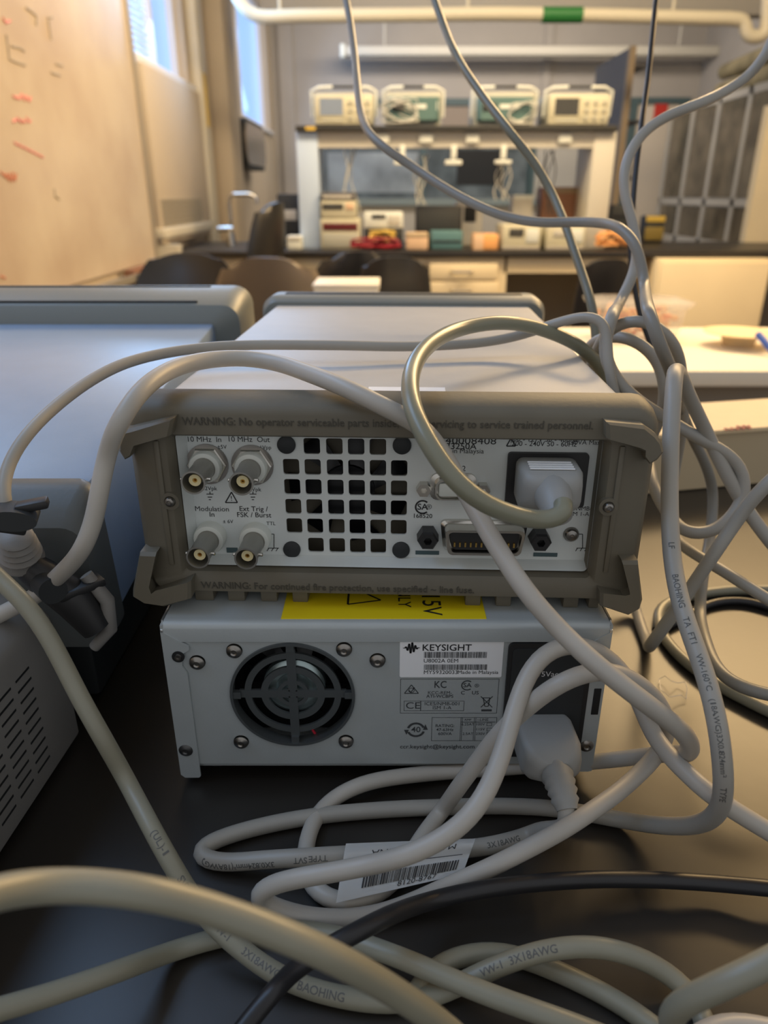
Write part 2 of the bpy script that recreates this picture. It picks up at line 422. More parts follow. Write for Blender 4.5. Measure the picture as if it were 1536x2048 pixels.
# door in the back wall
dx0, dx1 = PY(1262, 300, BW).x, PY(1345, 300, BW).x
dz = PY(1300, 196, BW).z
d1 = tag(MB().box(dx0, dx1, BW - .04, BW - .01, FL, dz - .06).ob('door_1', 'doorm'), kind='structure')
fr = MB(); fr.box(dx0 - .07, dx0, BW - .07, BW, FL, dz); fr.box(dx1, dx1 + .1, BW - .07, BW, FL, dz); fr.box(dx0, dx1, BW - .07, BW, dz - .06, dz)
fr.ob('door_frame', 'tealdk', d1)
tagp = MB(); sx, sz = PY(1318, 222, BW).x, PY(1318, 222, BW).z
tagp.box(sx - .07, sx + .07, BW - .062, BW - .05, sz - .10, sz + .08); tagp.ob('red_door_notice', 'red', label='red notice fixed high on the cream back door', cat='notice')
struct('trim_7', MB().box(PY(640, 200, BW).x, PY(1262, 200, BW).x, BW - .04, BW, PY(700, 212, BW).z, PY(700, 197, BW).z), 'tealdk')
struct('trim_8', MB().box(PY(886, 200, BW).x, PY(962, 200, BW).x, BW - .02, BW, PY(700, 255, BW).z, PY(700, 212, BW).z), mat('brown_panel', (.26, .21, .17), .6))

# bench
bench = thing('lab_bench', 'black laboratory bench top carrying the stacked instruments and cords', 'bench', (0, 0, 0))
MB().box(-1.15, 1.6, -.25, .80, -.03, 0, bev=.003).ob('worktop', 'bench', bench)
MB().box(-1.1, 1.55, -.15, .74, FL, -.03).ob('base_cabinet', 'greyface', bench)

# ================================================================== SIGNAL GENERATOR (centre, on top)
YG = .300
gen = thing('signal_generator', 'beige signal generator seen from behind, on top of the grey power supply', 'signal generator', (0, YG, .1), (0, 0, math.radians(-2.2)))
G = Frame(gen)
def gz(z): return z - .1
x0, x1, z0, z1 = -.1135, .1178, gz(.1042), gz(.1975)
gb = MB()
def ringloop(a, b, c, d, r, y): return [(p[0], y, p[1]) for p in rrect(a, b, c, d, r, 5)]
oL = G.y(344, 868.5, .004); oR = G.y(1212, 875, .004); oB = G.y(700, 1140, .004)
ix0, ix1, iz0, iz1 = oL[0], oR[0], oB[1], oL[1]
bxl = ringloop(x0 + .004, x1 - .004, z0 + .003, z1 - .002, .008, .055)
loops = [ringloop(x0 + .004, x1 - .004, z0 + .004, gz(.1925), .008, .030),
         ringloop(x0 + .002, x1 - .002, z0 - .002, gz(.1960), .010, .022),
         ringloop(x0, x1, z0 - .002, gz(.2004), .010, .0165),
         ringloop(x0, x1, z0 - .0015, gz(.1998), .010, .009),
         ringloop(x0 + .0004, x1 - .0004, z0, z1, .009, .0035),
         ringloop(x0 + .003, x1 - .003, z0 + .0014, z1 - .002, .008, .0008),
         ringloop(x0 + .004, x1 - .004, z0 + .002, z1 - .0045, .007, 0),
         ringloop(ix0 - .002, ix1 + .002, iz0 - .0035, iz1 + .0012, .003, 0),
         ringloop(ix0, ix1, iz0 - .001, iz1, .002, .0022),
         ringloop(ix0 + .0006, ix1 - .0006, iz0 + .0005, iz1 - .0002, .002, .0125)]
gb.loft(loops, cap0=True, cap1=False)
bump = gb.ob('rear_bumper', 'bumper', gen, smooth=40)
# corner ears
def ears(frame, parent, polys, y0, y1, m, name='corner_ear'):
    for poly in polys:
        p = [frame.y(a, b, y0 + .003) for a, b in poly]
        MB().prism(p, y0, y1, ins=.0014, ind=.0018).ob(name, m, parent, smooth=25)
ears(G, gen, [
    [(350, 834), (269, 853), (247, 860), (241, 872), (241, 900), (252, 917), (262, 912), (270, 893), (344, 868)],
    [(282, 1101), (315, 1102), (296, 1168), (304, 1186), (318, 1180), (384, 1158), (384, 1194), (330, 1210), (290, 1204), (268, 1190), (268, 1176)],
    [(1211, 842), (1285, 848), (1310, 866), (1322, 884), (1325, 902), (1312, 918), (1298, 926), (1288, 914), (1290, 902), (1270, 894), (1211, 874)],
    [(1242, 1118), (1274, 1118), (1283, 1196), (1277, 1215), (1255, 1227), (1198, 1208), (1198, 1180), (1245, 1190), (1262, 1184), (1262, 1176)],
], -.0075, .004, 'bumper')
# channel on each side bar
for a, b in ((322, 333), (1225, 1236)):
    xa = G.y(a, 1000, 0)[0]; xb = G.y(b, 1000, 0)[0]
    MB().box(xa, xb, -.0010, .001, z0 + .016, z1 - .016, bev=.0006).ob('side_rib', 'bumper', gen)
for px, py in ((340, 1003), (1217, 1014)):
    mb = MB(); x, z = G.y(px, py, -.001); screw(mb, x, z, .0024, -.0012); mb.ob('bumper_screw', 'steel', gen)
    mb = MB(); mb.lathe([(-.001, .0046), (.0012, .0042), (.0012, .0026)], (x, 0, z), (0, -1, 0), 24, cap=False); mb.ob('screw_boss', 'bumper', gen)
# body, front bezel
MB().loft([ringloop(-.1055, .1105, gz(.1095), gz(.1915), .003, .10), ringloop(-.1055, .1105, gz(.1095), gz(.1915), .003, .016), ringloop(-.107, .112, gz(.108), gz(.193), .004, .016), ringloop(-.107, .112, gz(.108), gz(.193), .004, .35)]).ob('cover', 'gbody', gen)
fb = MB()
fb.loft([ringloop(-.1165, .1225, gz(.103), gz(.196), .012, .338), ringloop(-.119, .125, gz(.1), gz(.2005), .013, .345),
         ringloop(-.119, .125, gz(.1), gz(.2005), .013, .372), ringloop(-.115, .121, gz(.104), gz(.196), .012, .382)])
fb.ob('front_bezel', 'litebump', gen)
MB().box(-.100, .106, .353, .366, gz(.2003), gz(.2012), bev=.0003).ob('bezel_groove', 'blackrub', gen)
a = G.z(735, 785, gz(.1932)); b = G.z(890, 776, gz(.1932))
MB().box(a[0], b[0], .031, .052, gz(.193), gz(.1934)).ob('top_sticker', 'sticker', gen)
# rear panel plate with vent openings
YP = .0125
def gp(px, py): return G.y(px, py, YP)
cx = [585, 628, 671, 714, 756.5, 799]           # columns, middle rows (spacing ~ 43 px)
rows = [(892.5, [None, 623, 667, 711, 755, None]), (934, [582.5, 625, 669, 713, 755, 798]), (974, [584.5, 627, 671, 713, 756, 798]),
        (1014, [586, 629, 671, 713, 756, 798]), (1053, [588, 630, 672, 714, 756, 798]), (1091, [None, 631, 673, 714, 756, None])]
gx = [gp(p, 974)[0] for p in (584.5, 627, 671, 713.5, 756, 798)]
gzr = [gp(690, r)[1] for r in (893, 935, 975, 1014.5, 1053, 1091)]
holes = []
hw, hh = (gx[1] - gx[0]) * .378, abs(gzr[1] - gzr[0]) * .378
for i in range(6):
    for j in range(6):
        if i in (0, 5) and j in (0, 5): continue
        holes.append(rrect(gx[i] - hw, gx[i] + hw, gzr[j] - hh, gzr[j] + hh, .0012, 3))
po = rrect(ix0 - .001, ix1 + .001, iz0 - .001, iz1 + .001, .001, 2)
MB().plate(po, holes, YP, YP + .0012).ob('rear_panel', 'gpanel', gen, smooth=0)
# grey inner frame margin round the panel (sloped)
fx0, fz1 = gp(374, 886); fx1, fz0 = gp(1190, 1121)
mg = MB(); mg.loft([ringloop(ix0 + .0006, ix1 - .0006, iz0 + .0005, iz1 - .0002, .002, .0060), ringloop(fx0, fx1, fz0, iz1 - .0003, .001, YP - .0001)], False, False)
mg.ob('panel_margin', 'gpanel', gen, smooth=0)
MB().box(-.1045, .1095, .045, .05, gz(.1105), gz(.1905)).ob('vent_backing', 'deep', gen)  # dark sheet standing in for the shade inside the cover
MB().loft([ringloop(-.1052, .1102, gz(.1098), gz(.1912), .003, .0165), ringloop(-.1052, .1102, gz(.1098), gz(.1912), .003, .046)], False, False).ob('vent_liner', 'deep', gen)  # black lining added to darken the inner walls like shade
# fan blades behind the openings
fbm = MB(); fcx = (gx[2] + gx[3]) / 2; fcz = (gzr[2] + gzr[3]) / 2
for k in range(7):
    a0 = 2 * PI * k / 7
    q = [(a0, .012), (a0 + .25, .030), (a0 + .75, .030), (a0 + .55, .012)]
    lo = [[(fcx + r * math.cos(a), .022 + .006 * (i in (1, 2)) + dy, fcz + r * math.sin(a)) for i, (a, r) in enumerate(q)] for dy in (0, .001)]
    fbm.loft(lo)
fbm.lathe([(0, .013), (.008, .013)], (fcx, .020, fcz), (0, 1, 0), 28)
fbm.ob('fan', 'fanblade', gen)
for px, py in ((573, 889), (804, 890), (584, 1098), (802, 1099)):
    x, z = gp(px, py); MB().lathe([(0, .0042), (.0010, .0042), (.0014, .0036)], (x, YP, z), (0, -1, 0), 28).ob('rubber_rivet', 'blackrub', gen)
# BNC sockets
def bnc(px, py, nut):
    x, z = gp(px, py)
    r = MB().lathe([(0, .0052), (.003, .0052), (.003, .0050), (.0185, .0050), (.0195, .0054), (.0200, .0054), (.0200, .0046), (.008, .0044), (.008, 0)], (x, YP - .004, z), (0, -1, 0), 36).ob('bnc_socket', 'barrel', gen)
    MB().lathe([(0, .0075), (.0045, .0075), (.0058, .0070), (.0062, .0055)], (x, YP, z), (0, -1, 0), 36).ob('insulator_ring', 'ivory', r)
    MB().lathe([(0, .0027), (.013, .0027), (.013, .0011), (.010, .0011)], (x, YP - .008, z), (0, -1, 0), 28).ob('dielectric', 'diel', r)
    MB().lathe([(0, .0013), (.0125, .0013), (.0125, .0006), (.010, .0006)], (x, YP - .008, z), (0, -1, 0), 16).ob('centre_contact', 'gold', r)
    for s in (-1, 1): MB().lathe([(0, .0009), (.0018, .0009), (.0021, .0005)], (x + s * .0048, YP - .0195, z), (s, 0, 0), 12).ob('bayonet_pin', 'chrome', r)
    if nut:
        MB().lathe([(0, .0092), (.0022, .0092), (.0027, .0086)], (x, YP, z), (0, -1, 0), 6).ob('hex_nut', 'chrome', r, smooth=0)
        MB().lathe([(0, .0098), (.0007, .0098)], (x, YP, z), (0, -1, 0), 30).ob('lock_washer', 'steel', r)
bnc(415, 928, True); bnc(505, 930, True); bnc(423, 1070, False); bnc(513, 1072, False)
# serial port
x, z = gp(906, 972)
mb = MB(); mb.loft([[(p[0], y, p[1]) for p in rrect(x - w, x + w, z - h, z + h, .0035, 5)] for y, w, h in ((YP, .0105, .0065), (YP - .0015, .0105, .0065), (YP - .0018, .0088, .0052), (YP - .0060, .0084, .0048), (YP - .0060, .0078, .0042), (YP - .003, .0078, .0042))])
sp = mb.ob('serial_port', 'chrome', gen)
MB().box(x - .0068, x + .0068, YP - .0055, YP - .002, z - .0034, z + .0034, bev=.001).ob('port_insert', 'ivory', sp)
for s in (-1, 1): MB().lathe([(0, .0036), (.004, .0034), (.004, .0015), (.001, .0015)], (x + s * .0135, YP, z - .001), (0, -1, 0), 6).ob('jack_post', 'chrome', sp, smooth=0)
# 24-pin port
x, z = gp(966, 1069)
def trap(w, h, y, r=.0025):
    base = rrect(x - w, x + w, z - h, z + h, r, 4)
    return [(x + (p[0] - x) * (1 - .09 * (z + h - p[1]) / (2 * h)), y, p[1]) for p in base]
mb = MB(); mb.loft([trap(.0205, .0078, YP), trap(.0205, .0078, YP - .002), trap(.0190, .0068, YP - .003), trap(.0185, .0064, YP - .0095), trap(.0172, .0052, YP - .0095), trap(.0172, .0052, YP - .004)])
gp24 = mb.ob('bus_port', 'chrome', gen)
MB().loft([trap(.0168, .0048, YP - .0040), trap(.0165, .0046, YP - .0072)]).ob('port_insert', 'black', gp24)
mb = MB()
for i in range(12): mb.box(x - .0138 + i * .0025 - .0004, x - .0138 + i * .0025 + .0004, YP - .0082, YP - .007, z - .0028, z - .0006)
mb.ob('contacts', 'gold', gp24)
for s in (-1, 1):
    MB().lathe([(0, .0052), (.007, .0050), (.008, .0042), (.008, .002), (.004, .002)], (x + s * .0262, YP, z - .0004), (0, -1, 0), 6).ob('standoff', 'black', gp24, smooth=0)
x, z = gp(1142, 1068); mb = MB(); mb.lathe([(0, .0037), (.001, .0036), (.0022, .0026), (.0026, .001), (.0020, .0006)], (x, YP, z), (0, -1, 0), 28); mb.ob('ground_screw', 'steel', gen)
mb = MB(); a = gp(1016, 903); b = gp(1165, 1012)
mb.prism(rrect(a[0], b[0], b[1], a[1], .0015, 3), YP - .0022, YP + .0003); inl = mb.ob('mains_inlet', 'black', gen)
# lettering
tx = MB(); TY = YP - .00015
def L(t, px, py, s, **k): x, z = gp(px, py); put_text(tx, t, x, z, s, TY, **k)
L('10 MHz  In', 408, 879, .0036); L('10 MHz  Out', 497, 879, .0036); L('±5V', 444, 894, .0026); L('1Vpp', 531, 895, .0026)
L('42Vpk', 419, 977, .0028); L('42Vpk', 507, 979, .0028)
L('Modulation', 424, 1018, .0036, bold=.008); L('In', 424, 1029, .0036, bold=.008)
L('Ext Trig /', 507, 1018, .0036, bold=.008); L('FSK / Burst', 508, 1030, .0036, bold=.008)
L('± 6V', 456, 1043, .0026); L('TTL', 542, 1047, .0026)
L('MY40008408', 924, 882, .0046, bold=.02, squeeze=1.25); L('33250A', 922, 893, .0040, bold=.01, squeeze=1.1); L('Made in Malaysia', 918, 902, .0033, bold=.008)
L('RS-232', 909, 937, .0036); L('200 - 240V 50 - 60Hz', 1088, 888, .0033, bold=.008); L('100 - 127V 50 - 400Hz', 1088, 879, .0033, bold=.008); L('140VA Max', 1168, 885, .0031)
L('168520', 845, 1032, .0031, bold=.012); L('SA', 845, 1014, .0044, bold=.02); L('®', 858, 1014, .0035)
L('ICES/NMB-001', 1163, 1017, .0030, bold=.006); L('ISM 1-A', 1157, 1028, .0030, bold=.006)
def ln(pts, r=.00018):
    for a, b in zip(pts, pts[1:]):
        pa, pb = gp(*a), gp(*b); d = Vector((pb[0] - pa[0], 0, pb[1] - pa[1])); n = Vector((-d.z, 0, d.x)).normalized() * r
        A = Vector((pa[0], TY, pa[1])); B = Vector((pb[0], TY, pb[1]))
        tx.face([tx.bm.verts.new(q) for q in (A + n, A - n, B - n, B + n)])
x, z = gp(845, 1014)
for k in range(40):
    a = math.radians(48 + 264 * k / 40); b = math.radians(48 + 264 * (k + 1) / 40)
    tx.face([tx.bm.verts.new((x + r * math.cos(t), TY, z + r * math.sin(t))) for r, t in ((.0036, a), (.0028, a), (.0028, b), (.0036, b))])
for px in (420, 506):
    for w, y in ((7, 988), (4.5, 994), (2.2, 999)): ln([(px - w, y), (px + w, y)], .0002)
    ln([(px, 983), (px, 988)], .0002)
def tri(px, py, w, h):
    ln([(px, py - h), (px - w, py), (px + w, py), (px, py - h)], .00028)
tri(463, 1005, 12, 21); L('!', 463, 997, .0035, bold=.01); tri(1022, 892, 9, 16); L('!', 1022, 886, .003)
for px, py in ((545, 1068), (1162, 1068)):
    ln([(px - 4, py), (px + 3, py), (px + 3, py + 28)]); ln([(px - 9, py + 28), (px + 13, py + 28)]); [ln([(px + q, py + 28), (px + q - 4, py + 34)]) for q in (-7, 2, 11)]
ln([(395, 1085), (391, 1082), (391, 1066), (398, 1066)])
tx.ob('panel_lettering', 'ink', gen, smooth=0, recalc=False)
mb = MB()
for a, b in (((453, 1095), (476, 1105)), ((831, 1101), (878, 1109)), ((1067, 1105), (1114, 1113))):
    pa, pb = gp(*a), gp(*b); mb.box(pa[0], pb[0], YP - .0004, YP, pb[1], pa[1])
mb.ob('slot', 'tealdk', gen)
bt = MB()
xa, za = G.y(364, 843, -.0004); me = text_mesh('WARNING: No operator serviceable parts inside, refer servicing to service trained personnel.', .0051, 0, 'LEFT', .00015)
w = max(v.co.x for v in me.vertices); xb = G.y(1186, 855, 0)[0]; sc = (xb - xa) / w
bt.mesh(me, lambda c: Vector((xa + c.x * sc, -.0003 - c.z, za + c.y)))
bt.ob('moulded_warning', 'bumper_text', gen, smooth=0); bt = MB()
xa2, za2 = G.y(402, 1171, -.0004); me = text_mesh('WARNING: For continued fire protection, use specified ~ line fuse.', .0051, 0, 'LEFT', .00015)
w = max(v.co.x for v in me.vertices); xb = G.y(948, 1180, 0)[0]; sc2 = (xb - xa2) / w
bt.mesh(me, lambda c: Vector((xa2 + c.x * sc2, -.0003 - c.z, za2 + c.y)))
bt.ob('moulded_warning', 'bumper_text', gen, smooth=0)
# underside rail blocks
for pa, pb in ((400, 436), (464, 497), (528, 560), (590, 620), (928, 958), (988, 1018), (1120, 1150), (345, 366), (1170, 1190)):
    xa = G.y(pa, 1208, .012)[0]; xb = G.y(pb, 1208, .012)[0]
    MB().box(xa, xb, .006, .030, gz(.0972), gz(.1045), bev=.0006).ob('foot_rib', 'bumper', gen)

# ================================================================== POWER SUPPLY (below)
YS = .2888
psu = thing('bench_power_supply', 'grey metal power supply with round fan grill under the generator', 'power supply', (0, YS, 0))
Pf = Frame(psu)
def pp(px, py, y=0): return Pf.y(px, py, y)
px0, px1, pz0, pz1 = -.1048, .1070, .008, .097
fanx, fanz = pp(585, 1393); FR = .0306
MB().plate([(px0 + .0015, pz0 + .004), (px1 - .0015, pz0 + .004), (px1 - .0015, pz1 - .004), (px0 + .0015, pz1 - .004)], [circ(fanx, fanz, FR, 64)], .0010, .0022).ob('rear_panel', 'psu', psu, smooth=0)
cv = MB()
cv.box(px0, px1, .004, .39, pz0, pz0 + .0015)
cv.box(px0, px0 + .0012, .0, .39, pz0, pz1 - .001); cv.box(px1 - .0012, px1, .0, .39, pz0, pz1 - .001)
cv.ob('chassis', 'psu', psu)
# top cover with rounded rear fold
zs = pp(700, 1284)[1]
prof = [(.39, pz1), (.004, pz1), (.0015, pz1 - .0006), (.0004, pz1 - .0018), (0, pz1 - .0034), (0, zs), (.0009, zs), (.0009, pz1 - .0034), (.002, pz1 - .0015), (.004, pz1 - .001), (.39, pz1 - .001)]
top = MB().prism(prof, px0 + .0012, px1 - .0012, axis='x'); top.ob('top_cover', 'psu', psu, smooth=40)
xsl = pp(382, 1400)[0]; xsr = pp(1163, 1400)[0]
fl = MB()
fr2 = MB()
fl.plate([(px0, pz1 - .004), (px0, pz0 - .002), (px0 + .002, pz0 - .004), (xsl - .001, pz0 - .004), (xsl, pz0 - .003), (xsl, pz1 - .028), (xsl - .002, pz1 - .024), (px0 + .0085, pz1 - .0215), (px0 + .008, pz1 - .0175), (px0 + .0125, pz1 - .0145), (px0 + .0125, pz1 - .0125)],
         [], -.0004, .0006)
fr2.plate([(px1, pz1 - .004), (px1 - .0125, pz1 - .0125), (px1 - .0125, pz1 - .0145), (xsr, pz1 - .0148), (xsr, pz0), (px1 - .0015, pz0), (px1, pz0 + .002)], [], -.0004, .0006)
fl.ob('side_flange', 'psu', psu, smooth=0); fr2.ob('side_flange', 'psu', psu, smooth=0)
for s, xx in ((1, px0), (-1, px1)):
    ed = MB(); ed.box(min(xx, xx + s * .0014), max(xx, xx + s * .0014), -.0006, .010, pz1 - .0048, pz1 - .0030, bev=.0004)
    ed.box(min(xx, xx + s * .0009), max(xx, xx + s * .0009), .0028, .02, pz1 - .0030, pz1 + .0002); ed.ob('cut_corner_edge', 'psu_edge', psu)
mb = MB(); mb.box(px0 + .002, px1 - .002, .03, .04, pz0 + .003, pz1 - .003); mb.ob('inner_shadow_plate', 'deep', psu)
# fan: ring, grill, rotor
fg = MB()
def ann(r0, r1, y0, y1, a0=0, a1=360, n=64):
    m = int(n * (a1 - a0) / 360)
    for k in range(m):
        A = math.radians(a0 + (a1 - a0) * k / m); B = math.radians(a0 + (a1 - a0) * (k + 1) / m)
        q = lambda r, t, y: (fanx + r * math.cos(t), y, fanz + r * math.sin(t))
        fg.loft([[q(r0, A, y0), q(r1, A, y0), q(r1, B, y0), q(r0, B, y0)], [q(r0, A, y1), q(r1, A, y1), q(r1, B, y1), q(r0, B, y1)]])
ann(.0292, .0306, -.0003, .006); ann(.0206, .0238, .0022, .0036); ann(.0124, .0158, .0022, .0036); ann(.0058, .0078, .0022, .0036)
for a in (0, 90, 180, 270):
    A = math.radians(a); c, s = math.cos(A), math.sin(A)
    m = Matrix.Translation((fanx, 0, fanz)) @ Matrix.Rotation(-A, 4, 'Y')
    fg.box(.0015, .0262, .0020, .0034, -.0022, .0022, mtx=m); fg.box(.0255, .0298, .0005, .0030, -.0019, .0019, mtx=m)
fg.lathe([(0, .0035), (.0015, .0035)], (fanx, .0036, fanz), (0, -1, 0), 20)
fg.ob('fan_grill', 'grill', psu, smooth=30)
MB().lathe([(0, .0155), (.004, .0155), (.0055, .0135), (.0055, .009), (.0045, .008)], (fanx, .0125, fanz), (0, -1, 0), 32).ob('fan_hub', 'hub', psu)
rb = MB()
for k in range(7):
    a0 = 2 * PI * k / 7
    q = [(a0, .012), (a0 + .25, .028), (a0 + .7, .028), (a0 + .5, .012)]
    rb.loft([[(fanx + r * math.cos(a), .014 + .005 * (i in (1, 2)) + dy, fanz + r * math.sin(a)) for i, (a, r) in enumerate(q)] for dy in (0, .001)])
rb.ob('fan_blades', 'fanblade', psu)
MB().tube([(pp(625, 1440, .012)[0], .006, pp(625, 1440, .012)[1]), (pp(640, 1462, .012)[0], .0055, pp(640, 1462, .012)[1]), (pp(658, 1480, .012)[0], .007, pp(658, 1480, .012)[1])], .0007, 8).ob('red_fan_wire', 'red_wire', psu)
for px, py, dark in ((468, 1303, 0), (688, 1300, 0), (755, 1322, 0), (394, 1326, 0), (482, 1485, 0), (692, 1484, 0), (372, 1500, 1), (1173, 1491, 0)):
    m = MB(); x, z = pp(px, py); m.lathe([(-.0002, .0036), (.0003, .0036), (.0009, .0030), (.0013, .0016), (.0008, .0010), (.0008, 0)], (x, -.0002, z), (0, -1, 0), 24)
    m.lathe([(0, .0039), (.0002, .0039)], (x, .0009, z), (0, -1, 0), 24)
    o = m.ob('screw', 'steel' if not dark else 'dark_steel', psu)
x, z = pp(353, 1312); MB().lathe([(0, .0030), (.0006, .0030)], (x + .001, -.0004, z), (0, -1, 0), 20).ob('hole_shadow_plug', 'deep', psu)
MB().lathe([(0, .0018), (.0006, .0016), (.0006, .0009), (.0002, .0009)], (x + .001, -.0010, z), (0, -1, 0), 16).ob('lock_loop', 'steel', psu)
a = pp(1018, 1286); b = pp(1158, 1512)
blk = MB().prism(rrect(a[0], b[0], b[1], a[1], .003, 4), -.0006, .0012).ob('mains_inlet_panel', 'black', psu)
a = pp(1026, 1296); b = pp(1150, 1502)
MB().prism(rrect(a[0], b[0], b[1], a[1], .002, 4), -.0009, -.0005).ob('inlet_rim', 'blackrub', blk)
t = MB(); x, z = pp(1090, 1346); put_text(t, '115Vac', x, z, .0042, -.0011); t.ob('voltage_lettering', 'white_ink', blk, smooth=0, recalc=False)
a = pp(1194, 1376); b = pp(1206, 1428)
MB().box(px1 - .0008 - .0040, px1 - .0012, -.0007, 0, b[1], a[1], bev=.0003).ob('flange_slot', 'deep', psu)
# rating stickers
a = pp(800, 1281); b = pp(1003, 1356)
stk = MB().prism(rrect(a[0], b[0], b[1], a[1], .0008, 3), .0006, .0011).ob('rating_sticker', 'sticker', psu, label='white rating sticker with bar codes')
s = MB(); SY = .00045
def Ls(mb, t, px, py, sz, **k): x, z = pp(px, py); put_text(mb, t, x, z, sz, SY, **k)
Ls(s, 'KEYSIGHT', 844, 1297, .0051, bold=.02, align='LEFT', squeeze=1.02); Ls(s, 'U8002A 0EM', 847, 1323, .0031, bold=.02, align='LEFT')
Ls(s, 'MY59320033', 847, 1346, .0031, bold=.02, align='LEFT'); Ls(s, 'Made in Malaysia', 997, 1346, .0029, bold=.015, align='RIGHT')
def bars(mb, x0p, x1p, y0p, y1p, seed):
    rnd = random.Random(seed); a = pp(x0p, (y0p + y1p) / 2)[0]; b = pp(x1p, (y0p + y1p) / 2)[0]; zt = pp(900, y0p)[1]; zb = pp(900, y1p)[1]
    x = a
    while x < b:
        w = rnd.choice((.00012, .00022, .00034)); mb.face([mb.bm.verts.new(q) for q in ((x, SY, zb), (x + w, SY, zb), (x + w, SY, zt), (x, SY, zt))]); x += w + rnd.choice((.00012, .00020, .0003))
bars(s, 848, 974, 1305, 1317, 3); bars(s, 848, 974, 1330, 1341, 4)
x, z = pp(823, 1297)                       # waveform mark
import math as _m
N = 60
for k in range(N):
    def env(q): u_ = (q / N - .5) * 2; return .0032 * _m.exp(-4.5 * u_ * u_)
    def wv(q): u_ = (q / N - .5) * 2; return .0032 * _m.exp(-3.2 * u_ * u_) * _m.sin(5.2 * PI * u_)
    xa_ = x + (k / N - .5) * .0078; xb_ = x + ((k + 1) / N - .5) * .0078; th_ = .00038
    za_, zb_ = z + wv(k), z + wv(k + 1)
    s.face([s.bm.verts.new(q) for q in ((xa_ - th_, SY, za_), (xb_ - th_, SY, zb_), (xb_ + th_, SY, zb_), (xa_ + th_, SY, za_))])
s.ob('sticker_print', 'ink', stk, smooth=0, recalc=False)
s = MB()
def rect_line(mb, x0p, y0p, x1p, y1p, w=.00022):
    a = pp(x0p, y0p); b = pp(x1p, y1p)
    def q(xa, xb, za, zb): mb.face([mb.bm.verts.new(v) for v in ((xa, SY, za), (xb, SY, za), (xb, SY, zb), (xa, SY, zb))])
    q(a[0], b[0], a[1], a[1] - w); q(a[0], b[0], b[1], b[1] + w); q(a[0], a[0] + w, b[1], a[1]); q(b[0] - w, b[0], b[1], a[1])
SY = .00085
rect_line(s, 801, 1360, 994, 1429); rect_line(s, 808, 1404, 928, 1424); rect_line(s, 841, 1404, 842, 1424)
rect_line(s, 864, 1437, 991, 1484); rect_line(s, 922, 1437, 923, 1484); rect_line(s, 949, 1437, 950, 1484); rect_line(s, 923, 1446, 991, 1447)
for y in (1448, 1458, 1466): rect_line(s, 974, y, 984, y + 6)
Ls(s, 'CE', 826, 1414, .0056, squeeze=1.1); Ls(s, 'ICES/NMB-001', 885, 1410, .0029, bold=.012); Ls(s, 'ISM 1-A', 884, 1418, .0029, bold=.012)
Ls(s, 'KC', 881, 1372, .0058, bold=.015, squeeze=.8); Ls(s, 'KCC-REM-', 880, 1388, .0026, bold=.015); Ls(s, 'ATI-WCBPS', 880, 1395, .0026, bold=.015)
Ls(s, 'SA', 935, 1373, .0036, bold=.02); Ls(s, 'C', 926, 1388, .0030, bold=.01); Ls(s, 'US', 951, 1388, .0030, bold=.01); Ls(s, '®', 954, 1374, .003)
Ls(s, '40', 832, 1462, .0048, bold=.02); Ls(s, 'RATING:', 890, 1454, .0025, bold=.01); Ls(s, '47-63Hz', 890, 1462, .0025, bold=.01); Ls(s, '600VA', 890, 1470, .0025, bold=.01)
Ls(s, 'AMP', 936, 1442, .0018); Ls(s, '~LINE', 966, 1442, .0022); Ls(s, '6.25AT', 936, 1451, .0022); Ls(s, '100V', 961, 1451, .0022); Ls(s, '115V', 961, 1461, .0022); Ls(s, '2.5AT', 936, 1470, .0022); Ls(s, '230V', 961, 1470, .0022)
Ls(s, 'ccr.keysight@keysight.com', 875, 1496, .0034, bold=.02, squeeze=1.02)
def arc(mb, px, py, r0, r1, a0, a1, n=24):
    x, z = pp(px, py)
    for k in range(n):
        a = math.radians(a0 + (a1 - a0) * k / n); b = math.radians(a0 + (a1 - a0) * (k + 1) / n)
        mb.face([mb.bm.verts.new((x + r * math.cos(t), SY, z + r * math.sin(t))) for r, t in ((r1, a), (r0, a), (r0, b), (r1, b))])
arc(s, 935, 1373, .0024, .0030, 50, 310); arc(s, 832, 1462, .0034, .0046, 20, 165); arc(s, 832, 1462, .0034, .0046, 200, 345)
def tri2(pts): s.face([s.bm.verts.new((pp(*p)[0], SY, pp(*p)[1])) for p in pts])
tri2([(846, 1462), (856, 1462), (851, 1451)]); tri2([(808, 1462), (818, 1462), (813, 1472)])
def seg(a, b, w=.00022):
    pa, pb = pp(*a), pp(*b); d = Vector((pb[0] - pa[0], 0, pb[1] - pa[1])); n = Vector((-d.z, 0, d.x)).normalized() * w; A = Vector((pa[0], SY, pa[1])); B = Vector((pb[0], SY, pb[1]))
    s.face([s.bm.verts.new(q) for q in (A + n, A - n, B - n, B + n)])
for a, b in (((823, 1372), (809, 1389)), ((809, 1389), (837, 1389)), ((837, 1389), (823, 1372)), ((818, 1383), (822, 1387)), ((822, 1387), (829, 1377)),
             ((967, 1398), (970, 1415)), ((980, 1398), (977, 1415)), ((966, 1398), (981, 1398)), ((970, 1415), (977, 1415)), ((962, 1395), (985, 1417)), ((986, 1395), (962, 1417))): seg(a, b)
tri2([(963, 1421), (984, 1421), (984, 1425), (963, 1425)])
arc(s, 823, 1383, .0012, .0015, 0, 360)
s.ob('panel_lettering', 'ink_grey', psu, smooth=0, recalc=False)
